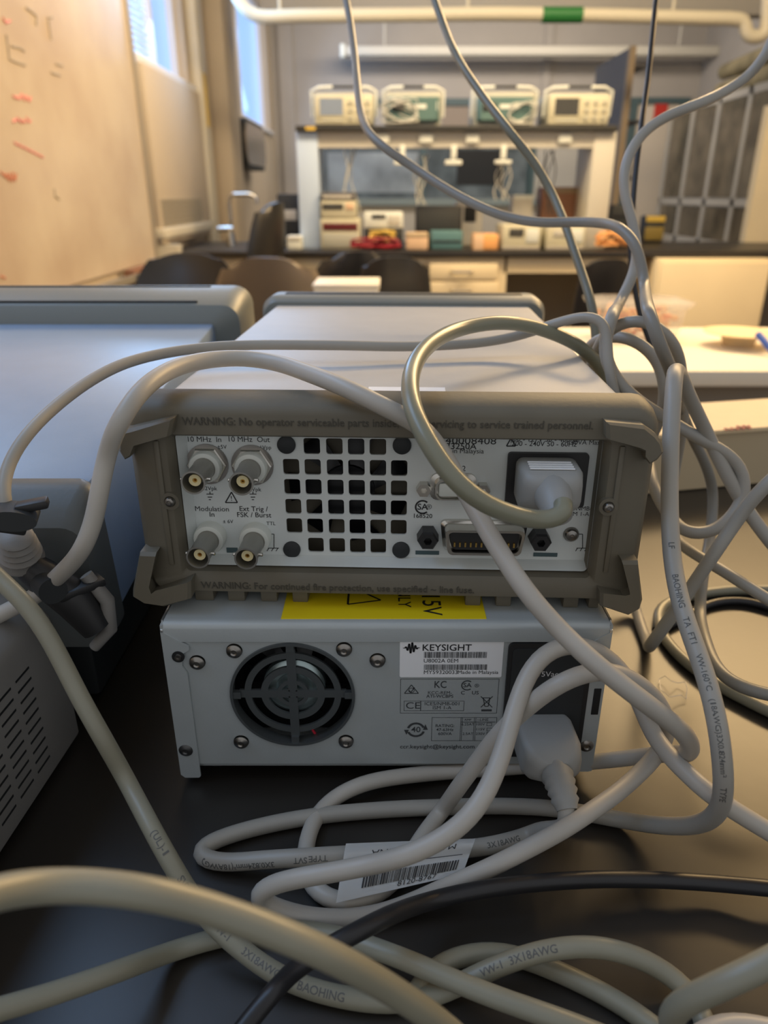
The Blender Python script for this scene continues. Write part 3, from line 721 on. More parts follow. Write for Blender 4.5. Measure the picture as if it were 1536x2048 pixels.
# yellow label on the top cover
a = Pf.z(562, 1238, pz1); b = Pf.z(973, 1238, pz1)
yl = MB().box(a[0], b[0], a[1], a[1] + .060, pz1, pz1 + .0003).ob('yellow_label', 'yellow', psu, label='yellow voltage warning label')
t = MB()
def TL(txt, px, size, yfar):
    xx = Pf.z(px, 1215, pz1)[0]; me = text_mesh(txt, size, .005, 'RIGHT')
    y_end = Pf.z(768, 1232, pz1)[1] if yfar is None else yfar
    t.mesh(me, lambda c: Vector((xx + c.y, y_end - c.x, pz1 + .0004)))
TL('115V', 862, .013, None); TL('ONLY', 808, .009, Pf.z(768, 1216, pz1)[1])
c0 = Pf.z(712, 1210, pz1)
for (ax, ay), (bx, by) in (((-.004, 0), (.012, .004)), ((-.004, 0), (-.004, .018)), ((-.004, .018), (.012, .004))):
    A = Vector((c0[0] + ax, c0[1] + ay, pz1 + .0004)); B = Vector((c0[0] + bx, c0[1] + by, pz1 + .0004)); n = (B - A).cross(Vector((0, 0, 1))).normalized() * .0005
    t.face([t.bm.verts.new(q) for q in (A + n, A - n, B - n, B + n)])
t.ob('label_lettering', 'ink', yl, smooth=0, recalc=False)
for sx in (-.09, .09):
    for sy in (.02, .36): MB().lathe([(0, .008), (.006, .0075), (.0085, .007)], (sx, sy, 0), (0, 0, 1), 24).ob('rubber_foot', 'black', psu)

# ================================================================== LEFT INSTRUMENT (window blue in the top's colour)
li = thing('bench_multimeter', 'large blue-grey instrument at left, its long cover reflecting the windows', 'instrument', (-.145, .334, .066), (math.radians(5.2), 0, math.radians(0.2)))
LI = Frame(li)
MB().box(-.42, -.001, .010, .325, .002, .0835, bev=.003).ob('cover', 'lite', li)
rl = lambda a, b, c, d, r, y: [(p[0], y, p[1]) for p in rrect(a, b, c, d, r, 5)]
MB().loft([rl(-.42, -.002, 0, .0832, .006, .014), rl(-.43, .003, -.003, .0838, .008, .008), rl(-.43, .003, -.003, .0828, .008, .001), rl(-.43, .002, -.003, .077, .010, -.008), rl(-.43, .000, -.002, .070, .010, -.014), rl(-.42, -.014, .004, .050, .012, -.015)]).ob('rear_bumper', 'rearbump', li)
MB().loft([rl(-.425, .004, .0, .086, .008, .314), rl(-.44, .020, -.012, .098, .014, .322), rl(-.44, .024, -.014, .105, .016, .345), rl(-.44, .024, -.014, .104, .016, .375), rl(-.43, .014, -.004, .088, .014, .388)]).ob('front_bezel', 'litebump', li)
gv = MB(); gv.box(-.42, -.012, .3655, .3675, .101, .1052); gv.ob('bezel_groove', 'blackrub', li)
gv = MB(); gv.box(-.42, -.016, .3255, .3275, .095, .1008); gv.ob('bezel_groove', 'blackrub', li)
MB().box(-.40, -.02, .02, .30, -.012, .004, bev=.002).ob('underside_tray', 'blackrub', li)
# dark instrument below it
du = thing('dark_instrument', 'dark instrument in shadow beneath the blue-grey instrument at left', 'instrument', (-.36, .5, 0))
MB().box(-.2, .19, -.145, .17, .004, .0535, bev=.003).ob('case', 'blackrub', du)
for sx in (-.17, .16):
    for sy in (-.12, .14): MB().lathe([(0, .008), (.005, .008)], (sx, sy, 0), (0, 0, 1), 16).ob('rubber_foot', 'black', du)

# ================================================================== GREY DEVICE bottom left with slots
dv = thing('slotted_case', 'grey case with rows of ventilation slots at the lower left edge', 'instrument', (-.1703, .3215, 0), (0, 0, math.radians(-3.5)))
prof = [(-.26, .004), (-.0008, .004), (0, .006), (0, .083), (-.0025, .088), (-.012, .096), (-.018, .0975), (-.26, .0975)]
slots = []
for j in range(10):
    for c in range(6): slots.append((-.036 - c * .0165, .0705 - j * .0061))
dm = MB()
dm.prism(prof, -.24, 0, axis='y')
dvo = dm.ob('case', 'device', dv)
sl = MB()
for y, z in slots: sl.box(-.0004, .00025, y - .006, y + .006, z - .00055, z + .00055)
sl.ob('vent_slots', 'deep', dv)
for yy in (-.03, -.21): MB().lathe([(0, .006), (.0045, .006)], (-.02, yy, 0), (0, 0, 1), 16).ob('rubber_foot', 'black', dv)

# ================================================================== CABLES
D = .0076
# --- generator mains cord (olive) with plug
pc = cable('olive', 'power_cord', 'olive-grey mains cord looping from the generator mains plug up over its top',
    [(1126, 1008, ('y', .268)), (1132, 1022, ('y', .263)), (1118, 1038, ('y', .261)), (1085, 1041, 38), (1045, 1036, 39), (1000, 1022, 39.5), (955, 1000, 40.5), (915, 968, 40.5), (878, 920, 40.5), (845, 865, 40), (824, 812, 38.5), (820, 762, 36.5), (835, 717, 34), (875, 678, 31), (930, 655, 29), (1000, 645, 28), (1060, 652, 27), (1115, 670, 26.5), (1160, 693, 26), (1192, 722, 25.5), (1212, 757, 25), (1232, 800, 25), (1245, 850, 25), (1240, 930, ('y', .46)), (1230, 1010, ('y', .47))], .0076, 'cable_olive', group='power cords')
pr = thing('tmp', None, None); bpy.data.objects.remove(pr)
def gw(px, py, yl):  # generator-local plane -> world
    p = G.y(px, py, yl); return gen.matrix_world @ Vector((p[0], yl, p[1]))
a = gw(1087, 951, YP); outd = (gen.matrix_world.to_3x3() @ Vector((0, -1, 0))).normalized()
def plug(parent, base, out, sw, sh, length, relief, m='plug', tilt=None, ribs=True):
    right = Vector((0, 0, 1)).cross(out).normalized() * -1; upv = out.cross(right) * -1
    if upv.z < 0: upv = -upv
    def lp(d, w, h, r, off=(0, 0)): return [base + out * d + right * (p[0] + off[0]) + upv * (p[1] + off[1]) for p in rrect(-w, w, -h, h, r, 4)]
    b = MB().loft([lp(0, sw * .93, sh * .93, .003), lp(.004, sw, sh, .003), lp(length * .66, sw, sh, .003), lp(length * .85, sw * .94, sh * .86, .005), lp(length, sw * .60, sh * .60, .005)]).ob('plug', m, parent, smooth=50)
    return right, upv
ri, up_ = plug(pc, a, outd, .0135, .0098, .026, .02)
pd = MB()
for i in range(4):
    c = a + outd * (.010 + i * .0028) + up_ * .0099
    for k in (0,):
        pd.box(-.0095, .0095, -.0004, .0004, -.0001, .0004, mtx=Matrix.Translation(c) @ Matrix(((ri.x, outd.x, up_.x), (ri.y, outd.y, up_.y), (ri.z, outd.z, up_.z))).to_4x4())
pd.ob('plug_ridges', 'sticker', pc, smooth=0)
mb = MB(); mb.tube([a + outd * .020, a + outd * .028, a + outd * .034 - up_ * .001, a + outd * .039 - up_ * .003], [.0088, .0078, .0068, .0058], 24); mb.ob('strain_relief', 'plug', pc, smooth=60)

# --- power supply mains cord N
b0 = Vector((pp(1080, 1455)[0], YS - .0006, pp(1080, 1455)[1])); q0 = b0 + Vector((.0015, -.028, -.001))
pth = [q0 + Vector((.0002 * i, -.0018 * i, -.00006 * i * i)) for i in range(11)]
RE1 = pth[8]; RE2 = pth[10] + Vector((0, -.006, -.004))
nc = cable('N', 'power_cord', 'grey mains cord with paper flag running from power supply plug to a hairpin at right',
    [RE1, RE2, (1085, 1658, 34), (1060, 1670, 33), (1003, 1687, 34), (942, 1697, 34), (860, 1703, ('z', .0085)), (780, 1706, ('z', .0105)), (688, 1710, ('z', .0122)), (604, 1715, ('z', .0122)), (519, 1720, ('z', .0085)), (450, 1726, ('z', .0045)), (412, 1722, 34), (392, 1708, 33), (405, 1691, 31.5), (440, 1676, 30), (519, 1653, 29), (625, 1633, 28), (773, 1619, 28), (900, 1614, 28.5), (1010, 1612, 29), (1110, 1617, 30), (1180, 1628, 31), (1243, 1640, 32), (1307, 1650, 33.5), (1377, 1652, 35.5), (1415, 1643, 37), (1441, 1618, 38.5), (1448, 1580, 39.5), (1445, 1520, 40), (1436, 1450, 40), (1416, 1367, 39), (1393, 1300, 38), (1370, 1235, 37), (1354, 1175, 36), (1344, 1113, 35), (1340, 1050, 34.5), (1339, 993, 34), (1341, 898, 33.5), (1345, 803, 33), (1349, 755, 32.5), (1352, 741, 31), (1361, 750, 29.5), (1375, 785, 28.5), (1397, 832, 27.5), (1424, 888, 27), (1449, 940, 27), (1471, 982, 27), (1497, 1024, 27), (1530, 1070, 27), (1580, 1130, 27)], .0078, 'cable', group='power cords')
cable_text('N', nc, [('3X0.824mm²(18AWG)', 485, 1722, .0036, 1, .55), ('SVT', 600, 1715, .0036, 1, .3), ('TYPE', 645, 1712, .0036, 1, .2), ('3X18AWG', 1003, 1688, .0034, -1, 0),
    ('LF', 1344, 1098, .0036, -1), ('BAOHING', 1360, 1185, .0036, -1), ('TA', 1376, 1246, .0036, -1), ('FT1', 1386, 1280, .0036, -1), ('VW-1', 1402, 1328, .0033, -1), ('60°C', 1413, 1372, .0033, -1), ('(18AWG)3X0.824mm²', 1438, 1472, .0030, -1), ('TYPE', 1447, 1568, .0033, -1)])
plug(nc, b0, Vector((0.05, -1, -.02)).normalized(), .0138, .0095, .030, .02)
ps = MB(); ps.tube(pth, [.0072, .0068, .0075, .0064, .0072, .0060, .0069, .0056, .0064, .0052, .0046], 24); ps.ob('strain_relief', 'plug', nc, smooth=60)
# paper flag on N: hangs round the cord, quad grid through picture corners set at real distances
def grid_sheet(tl, tr, bl, br, nx=24, ny=14, bow=0.0, curl=0.0):
    mb = MB(); V = []
    nrm = (tr - tl).cross(bl - tl).normalized()
    if nrm.dot(O3 - tl) < 0: nrm = -nrm
    f = lambda u, v: (tl.lerp(tr, u)).lerp(bl.lerp(br, u), v) + nrm * (bow * math.sin(PI * min(1, v * 2.2)) + curl * math.sin(PI * u) * v)
    for j in range(ny + 1): V.append([mb.bm.verts.new(f(i / nx, j / ny)) for i in range(nx + 1)])
    for j in range(ny):
        for i in range(nx): mb.face((V[j][i], V[j][i + 1], V[j + 1][i + 1], V[j + 1][i]))
    r = bmesh.ops.solidify(mb.bm, geom=mb.bm.faces[:], thickness=.00015)
    return mb, f, nrm
tl = PZ(692, 1687, .0175); tr = PZ(951, 1677, .0145); bl = PZ(672, 1806, .0100); br = PZ(925, 1748, .0105)
mb, ff, nr = grid_sheet(tl, tr, bl, br, bow=.0030)
fl = mb.ob('paper_flag', 'paper', nc, label='white paper flag with a bar code')
t = MB()
def onflag(u, v): return ff(u, v) + nr * .0003
me = text_mesh('MADE IN CHINA', .0085, .0, 'CENTER')
wx = max(abs(v.co.x) for v in me.vertices)
t.mesh(me, lambda c: onflag(.54 - c.x / wx * .33, .26 + c.y / .0085 * .17))
def qd(u0, v0, u1, v1, n=1):
    t.face([t.bm.verts.new(onflag(a, b)) for a, b in ((u0, v0), (u1, v0), (u1, v1), (u0, v1))])
for k in range(20): qd(.10 + k * .042, .44, .10 + (k + 1) * .042, .452)
rnd = random.Random(5); u = .18
while u < .92:
    w = rnd.choice((.005, .009, .014))
    for k in range(4): qd(u, .58 + k * .065, u + w, .58 + (k + 1) * .065)
    u += w + rnd.choice((.005, .009))
me = text_mesh('8120-8767', .0045, 0, 'CENTER'); t.mesh(me, lambda c: onflag(.62 + c.x * 16, .90 - c.y * 34))
t.ob('flag_print', 'ink', fl, smooth=0, recalc=False)

# --- long looped cord B > H > J > G > F > K
bc = cable('B', 'power_cord', 'light grey cord arching over the generator and knotted into loops before the power supply',
    [(-60, 1262, 33), (0, 1228, 33), (40, 1210, 33), (80, 1186, 33.5), (105, 1163, 34), (140, 1130, 35), (172, 1085, 36.5), (190, 1035, 36.5), (200, 975, 37), (214, 910, 37), (235, 850, 38.5), (270, 795, 38), (318, 752, 36), (372, 728, 34.2), (430, 718, 33), (490, 716, 32.5), (550, 725, 33), (620, 748, 35), (700, 780, 37.2), (775, 817, 37.8), (835, 848, 37.6), (872, 885, 36.5), (905, 938, 36.3), (935, 992, 36.8), (968, 1050, 38), (1005, 1112, 39), (1050, 1180, 40), (1110, 1250, 40), (1175, 1314, 40.5), (1243, 1369, 40.5), (1307, 1418, 40), (1350, 1450, 39), (1378, 1478, 38), (1382, 1500, 37), (1365, 1508, 35), (1335, 1508, 33), (1295, 1511, 31.5), (1240, 1518, 31), (1180, 1524, 30), (1100, 1529, 30), (1000, 1536, 30), (900, 1543, 30), (800, 1553, 30.5), (725, 1567, 31), (668, 1595, 30), (630, 1635, 30), (613, 1680, 30), (609, 1730, 30), (622, 1775, 30), (655, 1801, 30), (705, 1806, 30), (755, 1790, 30), (795, 1755, 30), (825, 1705, 29.5), (850, 1665, 30), (883, 1623, 31.5), (921, 1569, 33.5), (958, 1519, 34), (999, 1466, 35), (1046, 1422, 36), (1092, 1384, 37), (1139, 1356, 37.5), (1186, 1342, 37), (1222, 1342, 36.5), (1262, 1356, 36), (1301, 1386, 35.5), (1326, 1420, 34.5), (1334, 1455, 33.5), (1326, 1492, 32.5), (1305, 1522, 32.5), (1270, 1555, 33), (1230, 1590, 34), (1180, 1624, 35), (1125, 1660, 36), (1060, 1695, 36), (985, 1733, 36.5), (920, 1762, 36.5), (855, 1792, 37), (795, 1818, 37), (740, 1833, 37), (685, 1839, 37), (620, 1836, 37), (565, 1822, 37), (525, 1806, 37), (514, 1790, 38), (530, 1775, 38), (570, 1761, 38.5), (646, 1748, 39), (731, 1732, 39), (815, 1711, 40), (875, 1684, 40), (925, 1648, 40), (960, 1607, 40), (985, 1560, 39), (1008, 1497, 38), (1025, 1434, 37), (1042, 1381, 36.5), (1063, 1335, 36), (1088, 1305, 36), (1120, 1291, 35.5), (1160, 1291, 35), (1200, 1304, 34), (1235, 1330, 33.5), (1262, 1365, 33.5), (1280, 1405, 33.5), (1294, 1445, 34), (1315, 1484, 35), (1345, 1518, 36), (1377, 1552, 37), (1418, 1588, 38), (1466, 1620, 38), (1497, 1638, 38), (1545, 1668, 38), (1600, 1700, 38)], .0078, 'cable_lt')
# --- thin grey cable A
ac = cable('A', 'thin_cable', 'thin grey cable sweeping from the strapped plug at left across the generator lid',
    [(28, 1062, ('y', .285)), (12, 1020, ('y', .284)), (4, 975, 26), (20, 920, 25.5), (55, 868, 25), (105, 818, 24), (170, 768, 23), (240, 730, 22), (320, 708, 21), (410, 695, 20.3), (500, 690, 20), (600, 690, 20), (700, 691, 20), (800, 693, 19.8), (900, 690, 19.6), (985, 682, 19.4), (1050, 668, 19.4), (1100, 650, 19.6), (1150, 636, 20), (1185, 632, 20.5), (1208, 642, 20.5), (1215, 662, 20.5), (1214, 700, 20.5), (1222, 760, 20.5), (1245, 840, 20), (1260, 920, 20)], .0056, 'cable')
pl = MB(); p0 = PY(30, 1070, .292); p1 = PY(44, 1118, .300)
pl.tube([p0.lerp(p1, k / 10) for k in range(11)], [.0062, .0078, .0068, .0085, .0074, .0090, .0080, .0096, .0088, .0100, .0100], 20)
pl.ob('ribbed_plug', 'device', ac, smooth=60)
# straps
def strap(label, px, py, Y, w, h, rx, tilt, tail):
    c = PY(px, py, Y); o = thing('cable_strap', label, 'cable strap', c, (0, tilt, rx))
    lo = []
    for k in range(24):
        a = 2 * PI * k / 24; lo.append((math.cos(a) * w, math.sin(a) * h))
    m = MB(); wd = .0065
    m.loft([[(p[0] * s_, y, p[1] * s_) for p in lo] for y, s_ in ((-wd, .8), (-wd, 1), (wd, 1), (wd, .8))]); m.ob('band', 'blackrub', o)
    m = MB()
    for q in tail: m.box(*q[:6], bev=.001, mtx=Matrix.Rotation(q[6], 4, 'Y'))
    m.ob('tail', 'black', o)
    return o
strap('black hook-and-loop strap on the ribbed plug at the left edge', 26, 1032, .281, .0100, .0045, .3, .2, [(.002, .015, -.003, .004, .001, .005, -.3), (-.012, .006, -.004, .004, -.007, -.002, .1)])
strap('black hook-and-loop strap where the thick cord bends, above the slotted case', 96, 1172, .2915, .0062, .0066, .75, -.75, [(.002, .024, -.006, .004, -.008, -.004, .7), (.006, .020, -.004, .006, -.013, -.009, .9), (.004, .028, -.003, .003, -.004, -.0025, 1.1)])
# --- connector body hanging behind, dark
hb = thing('dark_connector', 'dark plug body hanging in shadow between the left instrument and generator', 'plug', PY(150, 1200, .300))
m = MB(); m.tube([(-.022, 0, .022), (-.012, -.002, .014), (0, 0, 0), (.008, .0, -.016)], [.006, .0085, .0095, .007], 20); m.ob('body', 'black', hb)
m = MB(); m.tube([(.006, .003, .012), (.014, .003, -.002), (.013, .003, -.018), (.004, .002, -.028)], [.0032, .0035, .0035, .0028], 14); m.ob('short_lead', 'device', hb)
# --- left foreground cord M > T2 (printed)
mc = cable('M', 'power_cord', 'beige-grey printed mains cord falling past the slotted case and along the front',
    [(-50, 1110, 36), (0, 1160, 36), (40, 1195, 36.5), (80, 1245, 36.5), (117, 1310, 36.5), (160, 1395, 36.5), (205, 1475, 36.5), (250, 1555, 35.5), (292, 1635, 37), (330, 1705, 38), (365, 1765, 38), (402, 1822, 38), (445, 1868, 39), (490, 1905, 39), (540, 1942, 40), (595, 1970, 40), (646, 1986, 40), (710, 1999, 40), (770, 2006, 40), (825, 2004, 40), (875, 1990, 40), (933, 1962, 40), (983, 1937, 40), (1045, 1913, 40), (1107, 1897, 40), (1190, 1892, 40), (1252, 1905, 40), (1314, 1930, 40), (1355, 1960, 40), (1388, 1993, 40), (1408, 2030, 40), (1420, 2080, 40), (1425, 2120, 40)], D, 'cable_beige', group='power cords')
cable_text('M', mc, [('(UL)-1', 325, 1697, .0038, 1), ('SVT', 361, 1757, .0040, 1), ('VW-1', 440, 1862, .0036, 1), ('3X18AWG', 520, 1928, .0038, 1), ('BAOHING', 650, 1984, .0042, 1, -.1), ('VW-1', 990, 1934, .0038, 1), ('3X18AWG', 1075, 1906, .0040, 1)])
# --- T
tc_ = cable('T', 'power_cord', 'beige-grey mains cord crossing the lower left of the bench under the thick near cord',
    [(-60, 2035, 47), (0, 2018, 46), (60, 2002, 45), (117, 1984, 44), (175, 1964, 43), (234, 1943, 42), (293, 1921, 40), (352, 1900, 38), (410, 1882, 37), (470, 1868, 36.5), (535, 1860, 36.5), (604, 1860, 37), (667, 1870, 38), (731, 1890, 39), (815, 1921, 40), (900, 1958, 41), (1000, 1998, 42), (1107, 2035, 43), (1180, 2062, 43), (1260, 2095, 43)], D, 'cable_beige', group='power cords')
# --- Q
cable('Q', 'power_cord', 'unprinted beige-grey cord behind the printed one at the bottom, running down right',
    [(830, 1990, 37), (850, 1950, 37), (895, 1921, 37), (945, 1906, 37), (1003, 1904, 37), (1050, 1915, 37), (1095, 1934, 37), (1148, 1957, 38), (1210, 1988, 39), (1252, 2014, 40), (1293, 2040, 41), (1340, 2080, 42), (1380, 2120, 42)], D, 'cable_beige', group='power cords')
# --- U thick near cord
cable('U', 'power_cord', 'thick beige cord nearest the viewer, arching over the lower left corner',
    [(-90, 1815, 74), (-40, 1795, 72), (0, 1783, 70), (60, 1773, 68), (117, 1769, 66), (200, 1772, 66), (293, 1785, 66), (380, 1804, 64), (450, 1826, 63), (530, 1855, 63), (604, 1885, 62), (690, 1927, 60), (773, 1974, 57), (840, 2018, 55), (890, 2055, 53), (930, 2090, 52), (970, 2130, 51)], D, 'cable_beige', group='power cords')
# --- X near right
cable('X', 'power_cord', 'dark beige cord at the lower right corner, bending down out of view',
    [(1620, 1880, 54), (1536, 1928, 54), (1480, 1953, 54), (1418, 1982, 53), (1370, 2002, 52), (1345, 2018, 51), (1338, 2042, 50), (1350, 2080, 49), (1380, 2130, 48)], D, 'cable_beige', group='power cords')
cable('X2', 'power_cord', 'cream cord end just entering the bottom right edge of the bench',
    [(1395, 2075, 43), (1430, 2050, 42.5), (1470, 2046, 42), (1540, 2058, 42), (1600, 2075, 42)], D, 'cable_lt', group='power cords')
# --- W black
cable('W', 'black_cable', 'black cable sweeping across the bench from the right edge to the lower left',
    [(1620, 1785, 33), (1536, 1776, 33), (1450, 1768, 32.5), (1350, 1761, 32.5), (1250, 1758, 32.5), (1150, 1760, 33), (1050, 1768, 33.5), (960, 1779, 34), (880, 1796, 34), (810, 1818, 36), (745, 1847, 38.5), (690, 1877, 39.5), (640, 1903, 40), (598, 1932, 40), (560, 1968, 39), (520, 2015, 40), (480, 2065, 41), (440, 2120, 42)], .0070, 'cable_blk')
# --- drops from above
cable('C1', 'hanging_cable', 'leftmost grey cable dropping from above and swinging right past the far bench',
    [(672, -120, 13.20), (684, -40, 13.60), (698, 30, 13.84), (708, 100, 14.40), (715, 170, 15.20), (722, 225, 16.00), (738, 265, 16.80), (770, 296, 17.20), (820, 330, 17.20), (880, 370, 17.60), (940, 404, 18.00), (1010, 433, 18.40), (1080, 445, 18.80), (1150, 444, 19.20), (1205, 446, 20.00), (1245, 460, 21.20), (1270, 487, 21.60), (1281, 520, 21.60), (1288, 565, 21.60), (1301, 635, 27), (1319, 688, 27), (1338, 730, 26), (1352, 780, 25), (1362, 820, 23), (1385, 875, 21), (1412, 930, 20.5), (1426, 985, 20), (1424, 1040, 20), (1416, 1098, 20.5), (1405, 1160, 21.5), (1400, 1218, 22), (1412, 1285, 24), (1434, 1336, 25.5), (1466, 1367, 26.5), (1500, 1381, 27), (1550, 1392, 27), (1610, 1396, 27)], .0070, 'cable_dk')
cable('C2', 'hanging_cable', 'grey-green cable dropping from above in a long curve behind the generator',
    [(840, -120, 13.60), (860, -30, 14.00), (885, 45, 14.40), (915, 115, 15.20), (960, 185, 16.00), (1015, 258, 16.80), (1068, 325, 16.80), (1103, 385, 16.80), (1127, 440, 17.20), (1148, 500, 17.60), (1166, 552, 18.00), (1182, 605, 18.40), (1190, 655, 18.40), (1194, 700, 18.40), (1200, 770, 18.40), (1210, 850, 18.40)], .0068, 'cable_c2')
cable('C3', 'black_cable', 'thin black cable hanging straight down behind the pale looped cables at right',
    [(1325, -120, 10.14), (1312, 0, 10.14), (1303, 90, 10.37), (1293, 180, 10.61), (1281, 265, 10.92), (1271, 345, 10.92), (1265, 420, 10.92), (1260, 480, 10.92), (1262, 530, 10.92), (1270, 580, 10.92), (1282, 635, 10.92), (1296, 675, 10.92), (1318, 730, 10.92), (1345, 800, 10.92)], .0046, 'cable_blk')
cable('C4', 'hanging_cable', 'pale grey cable entering at the upper right edge, curling down in loops beside the generator',
    [(1570, -20, 20.50), (1552, 60, 20.50), (1530, 112, 20.50), (1500, 150, 20.09), (1455, 180, 20.09), (1395, 209, 20.50), (1335, 232, 20.50), (1290, 262, 20.50), (1260, 305, 20.50), (1247, 355, 20.50), (1253, 405, 20.50), (1268, 452, 20.50), (1274, 500, 20.50), (1265, 552, 20.91), (1243, 598, 20.91), (1222, 640, 26), (1209, 678, 26), (1209, 712, 26), (1224, 748, 26), (1252, 782, 26), (1282, 806, 26), (1320, 830, 25), (1363, 856, 25), (1410, 883, 25), (1450, 903, 25), (1482, 932, 25), (1493, 965, 25), (1482, 1008, 25), (1450, 1048, 25), (1412, 1070, 25), (1378, 1066, 25), (1350, 1045, 24), (1325, 1012, 23.5), (1308, 975, 23), (1298, 930, 22), (1285, 880, 21)], .0072, 'cable')
cable('L1', 'looped_cable', 'outer of the two grey cable loops standing over the generator right rear corner',
    [(1170, 790, 20.24), (1180, 740, 20.70), (1196, 695, 21.62), (1215, 664, 22.54), (1240, 645, 23.00), (1272, 637, 23.46), (1305, 645, 23.46), (1333, 667, 23.46), (1354, 702, 23.00), (1363, 745, 22.08), (1368, 800, 22), (1362, 870, 21), (1350, 940, 20), (1340, 1010, 20), (1350, 1075, 21), (1385, 1105, 22), (1440, 1138, 23), (1500, 1176, 24), (1550, 1207, 24.5), (1600, 1240, 25)], .0066, 'cable')
cable('L2', 'looped_cable', 'inner of the two grey cable loops standing over the generator right rear corner',
    [(1150, 770, 20.24), (1162, 725, 21.16), (1180, 693, 22.08), (1205, 676, 23.00), (1235, 672, 23.46), (1268, 680, 23.92), (1300, 702, 23.92), (1322, 734, 23.92), (1330, 775, 23.92), (1326, 820, 23.46), (1312, 855, 23.00), (1290, 900, 22.08), (1275, 960, 21.16)], .0072, 'cable')
cable('Y', 'power_cord', 'grey cord rising from a sharp bend on the bench to the right edge',
    [(1240, 1120, ('z', .03)), (1262, 1180, ('z', .014)), (1272, 1220, ('z', .006)), (1283, 1255, ('z', .004)), (1294, 1283, ('z', .004)), (1306, 1284, 25), (1330, 1250, 25.5), (1362, 1205, 26), (1395, 1157, 26.5), (1430, 1105, 27), (1466, 1052, 27), (1503, 1000, 27.5), (1540, 962, 28), (1590, 920, 28)], .0074, 'cable', group='power cords')
cable('Z', 'power_cord', 'coiled grey cord lying on the bench at the right edge behind the upright cord',
    [(1610, 1176, ('z', .0038)), (1536, 1180, ('z', .0038)), (1466, 1180, ('z', .0038)), (1400, 1188, ('z', .0038)), (1350, 1200, ('z', .0038)), (1322, 1216, ('z', .0038)), (1316, 1243, ('z', .0038)), (1330, 1277, ('z', .0038)), (1358, 1311, ('z', .0038)), (1400, 1345, ('z', .0038)), (1450, 1378, ('z', .0038)), (1497, 1402, ('z', .0038)), (1550, 1428, ('z', .0038)), (1620, 1452, ('z', .0038))], .0074, 'cable_beige', group='power cords')
cable('Z2', 'black_cable', 'dark cable lying on the bench inside the coiled grey cord at right',
    [(1640, 1255, ('z', .003)), (1560, 1222, ('z', .003)), (1490, 1202, ('z', .003)), (1425, 1206, ('z', .003)), (1360, 1240, ('z', .003)), (1310, 1262, ('z', .003))], .0058, 'cable_blk')  # dark tube standing in for a shadow band on the bench
# clear plastic scrap
sc = MB(); pts = [(1318, 1358), (1330, 1352), (1342, 1362), (1356, 1366), (1370, 1364), (1374, 1378), (1372, 1398), (1362, 1390), (1340, 1394), (1322, 1380)]
sc.tube([PZ(a, b, .002 + .0015 * (i % 3)) for i, (a, b) in enumerate(pts)], .0004, 8, closed=True)
sc.ob('clear_plastic_scrap', 'clear', label='crumpled scrap of clear plastic on the bench right of the power supply', cat='plastic scrap')

# ================================================================== CREAM BOX on the bench behind
bx = thing('cream_box', 'long low cream box with red scribble lying across the far side of the bench', 'box')
A0 = PZ(1150, 1002, 0); B0 = PZ(1620, 958, 0); A0.z = B0.z = 0
dr = (B0 - A0).normalized(); nb = Vector((-dr.y, dr.x, 0))
def bpt(s, d, z): q = A0 + dr * s + nb * d; return (q.x, q.y, z)
Lb = .62; hb_ = .060
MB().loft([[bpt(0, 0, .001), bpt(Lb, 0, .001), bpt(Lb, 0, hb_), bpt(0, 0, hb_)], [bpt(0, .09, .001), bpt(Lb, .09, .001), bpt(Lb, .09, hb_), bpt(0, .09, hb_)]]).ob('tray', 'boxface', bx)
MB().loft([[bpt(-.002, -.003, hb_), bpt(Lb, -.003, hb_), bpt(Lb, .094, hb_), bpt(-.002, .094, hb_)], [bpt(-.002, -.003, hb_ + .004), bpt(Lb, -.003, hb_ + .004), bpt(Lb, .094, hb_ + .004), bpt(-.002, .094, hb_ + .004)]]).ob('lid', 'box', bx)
m = MB(); q = PZ(1475, 858, hb_ + .004)
pts = [q + dr * (x * .001) + nb * (.004 * math.sin(x * .9)) + Vector((0, 0, .0006)) for x in range(-16, 17)]
m.tube(pts, .0006, 6); m.tube([p + nb * .004 + dr * .003 for p in pts[::-1][:20]], .0006, 6); m.ob('red_scribble', 'marker_red', bx)

# ================================================================== WHITE TABLE behind
TZ = -.15
tb = thing('white_table', 'white topped table standing beyond the black bench on the right', 'table', (0, 0, 0))
yf = PZ(1400, 742, TZ).y; yb = PZ(1400, 655, TZ).y
MB().box(-.28, 2.1, yf, yb, TZ - .042, TZ, bev=.003).ob('tabletop', 'whitet', tb)
MB().box(-.24, 2.06, yf + .05, yf + .07, -.6, TZ - .042).ob('apron', 'greyface', tb)
for x in (-.22, 2.0):
    for y in (yf + .05, yb - .08): MB().box(x, x + .04, y, y + .04, FL, TZ - .04).ob('leg', 'greyface', tb)
a = PY(632, 563, 2.3); b = PY(757, 563, 2.3)
wb = thing('white_carton', 'white flat-topped carton on the table, just above the generator front edge', 'box')
MB().box(a.x, b.x, 2.22, 2.42, TZ, a.z - .012).ob('base', 'whitet', wb)
MB().box(a.x - .004, b.x + .004, 2.216, 2.424, a.z - .010, a.z, bev=.002).ob('lid', 'whitet', wb)
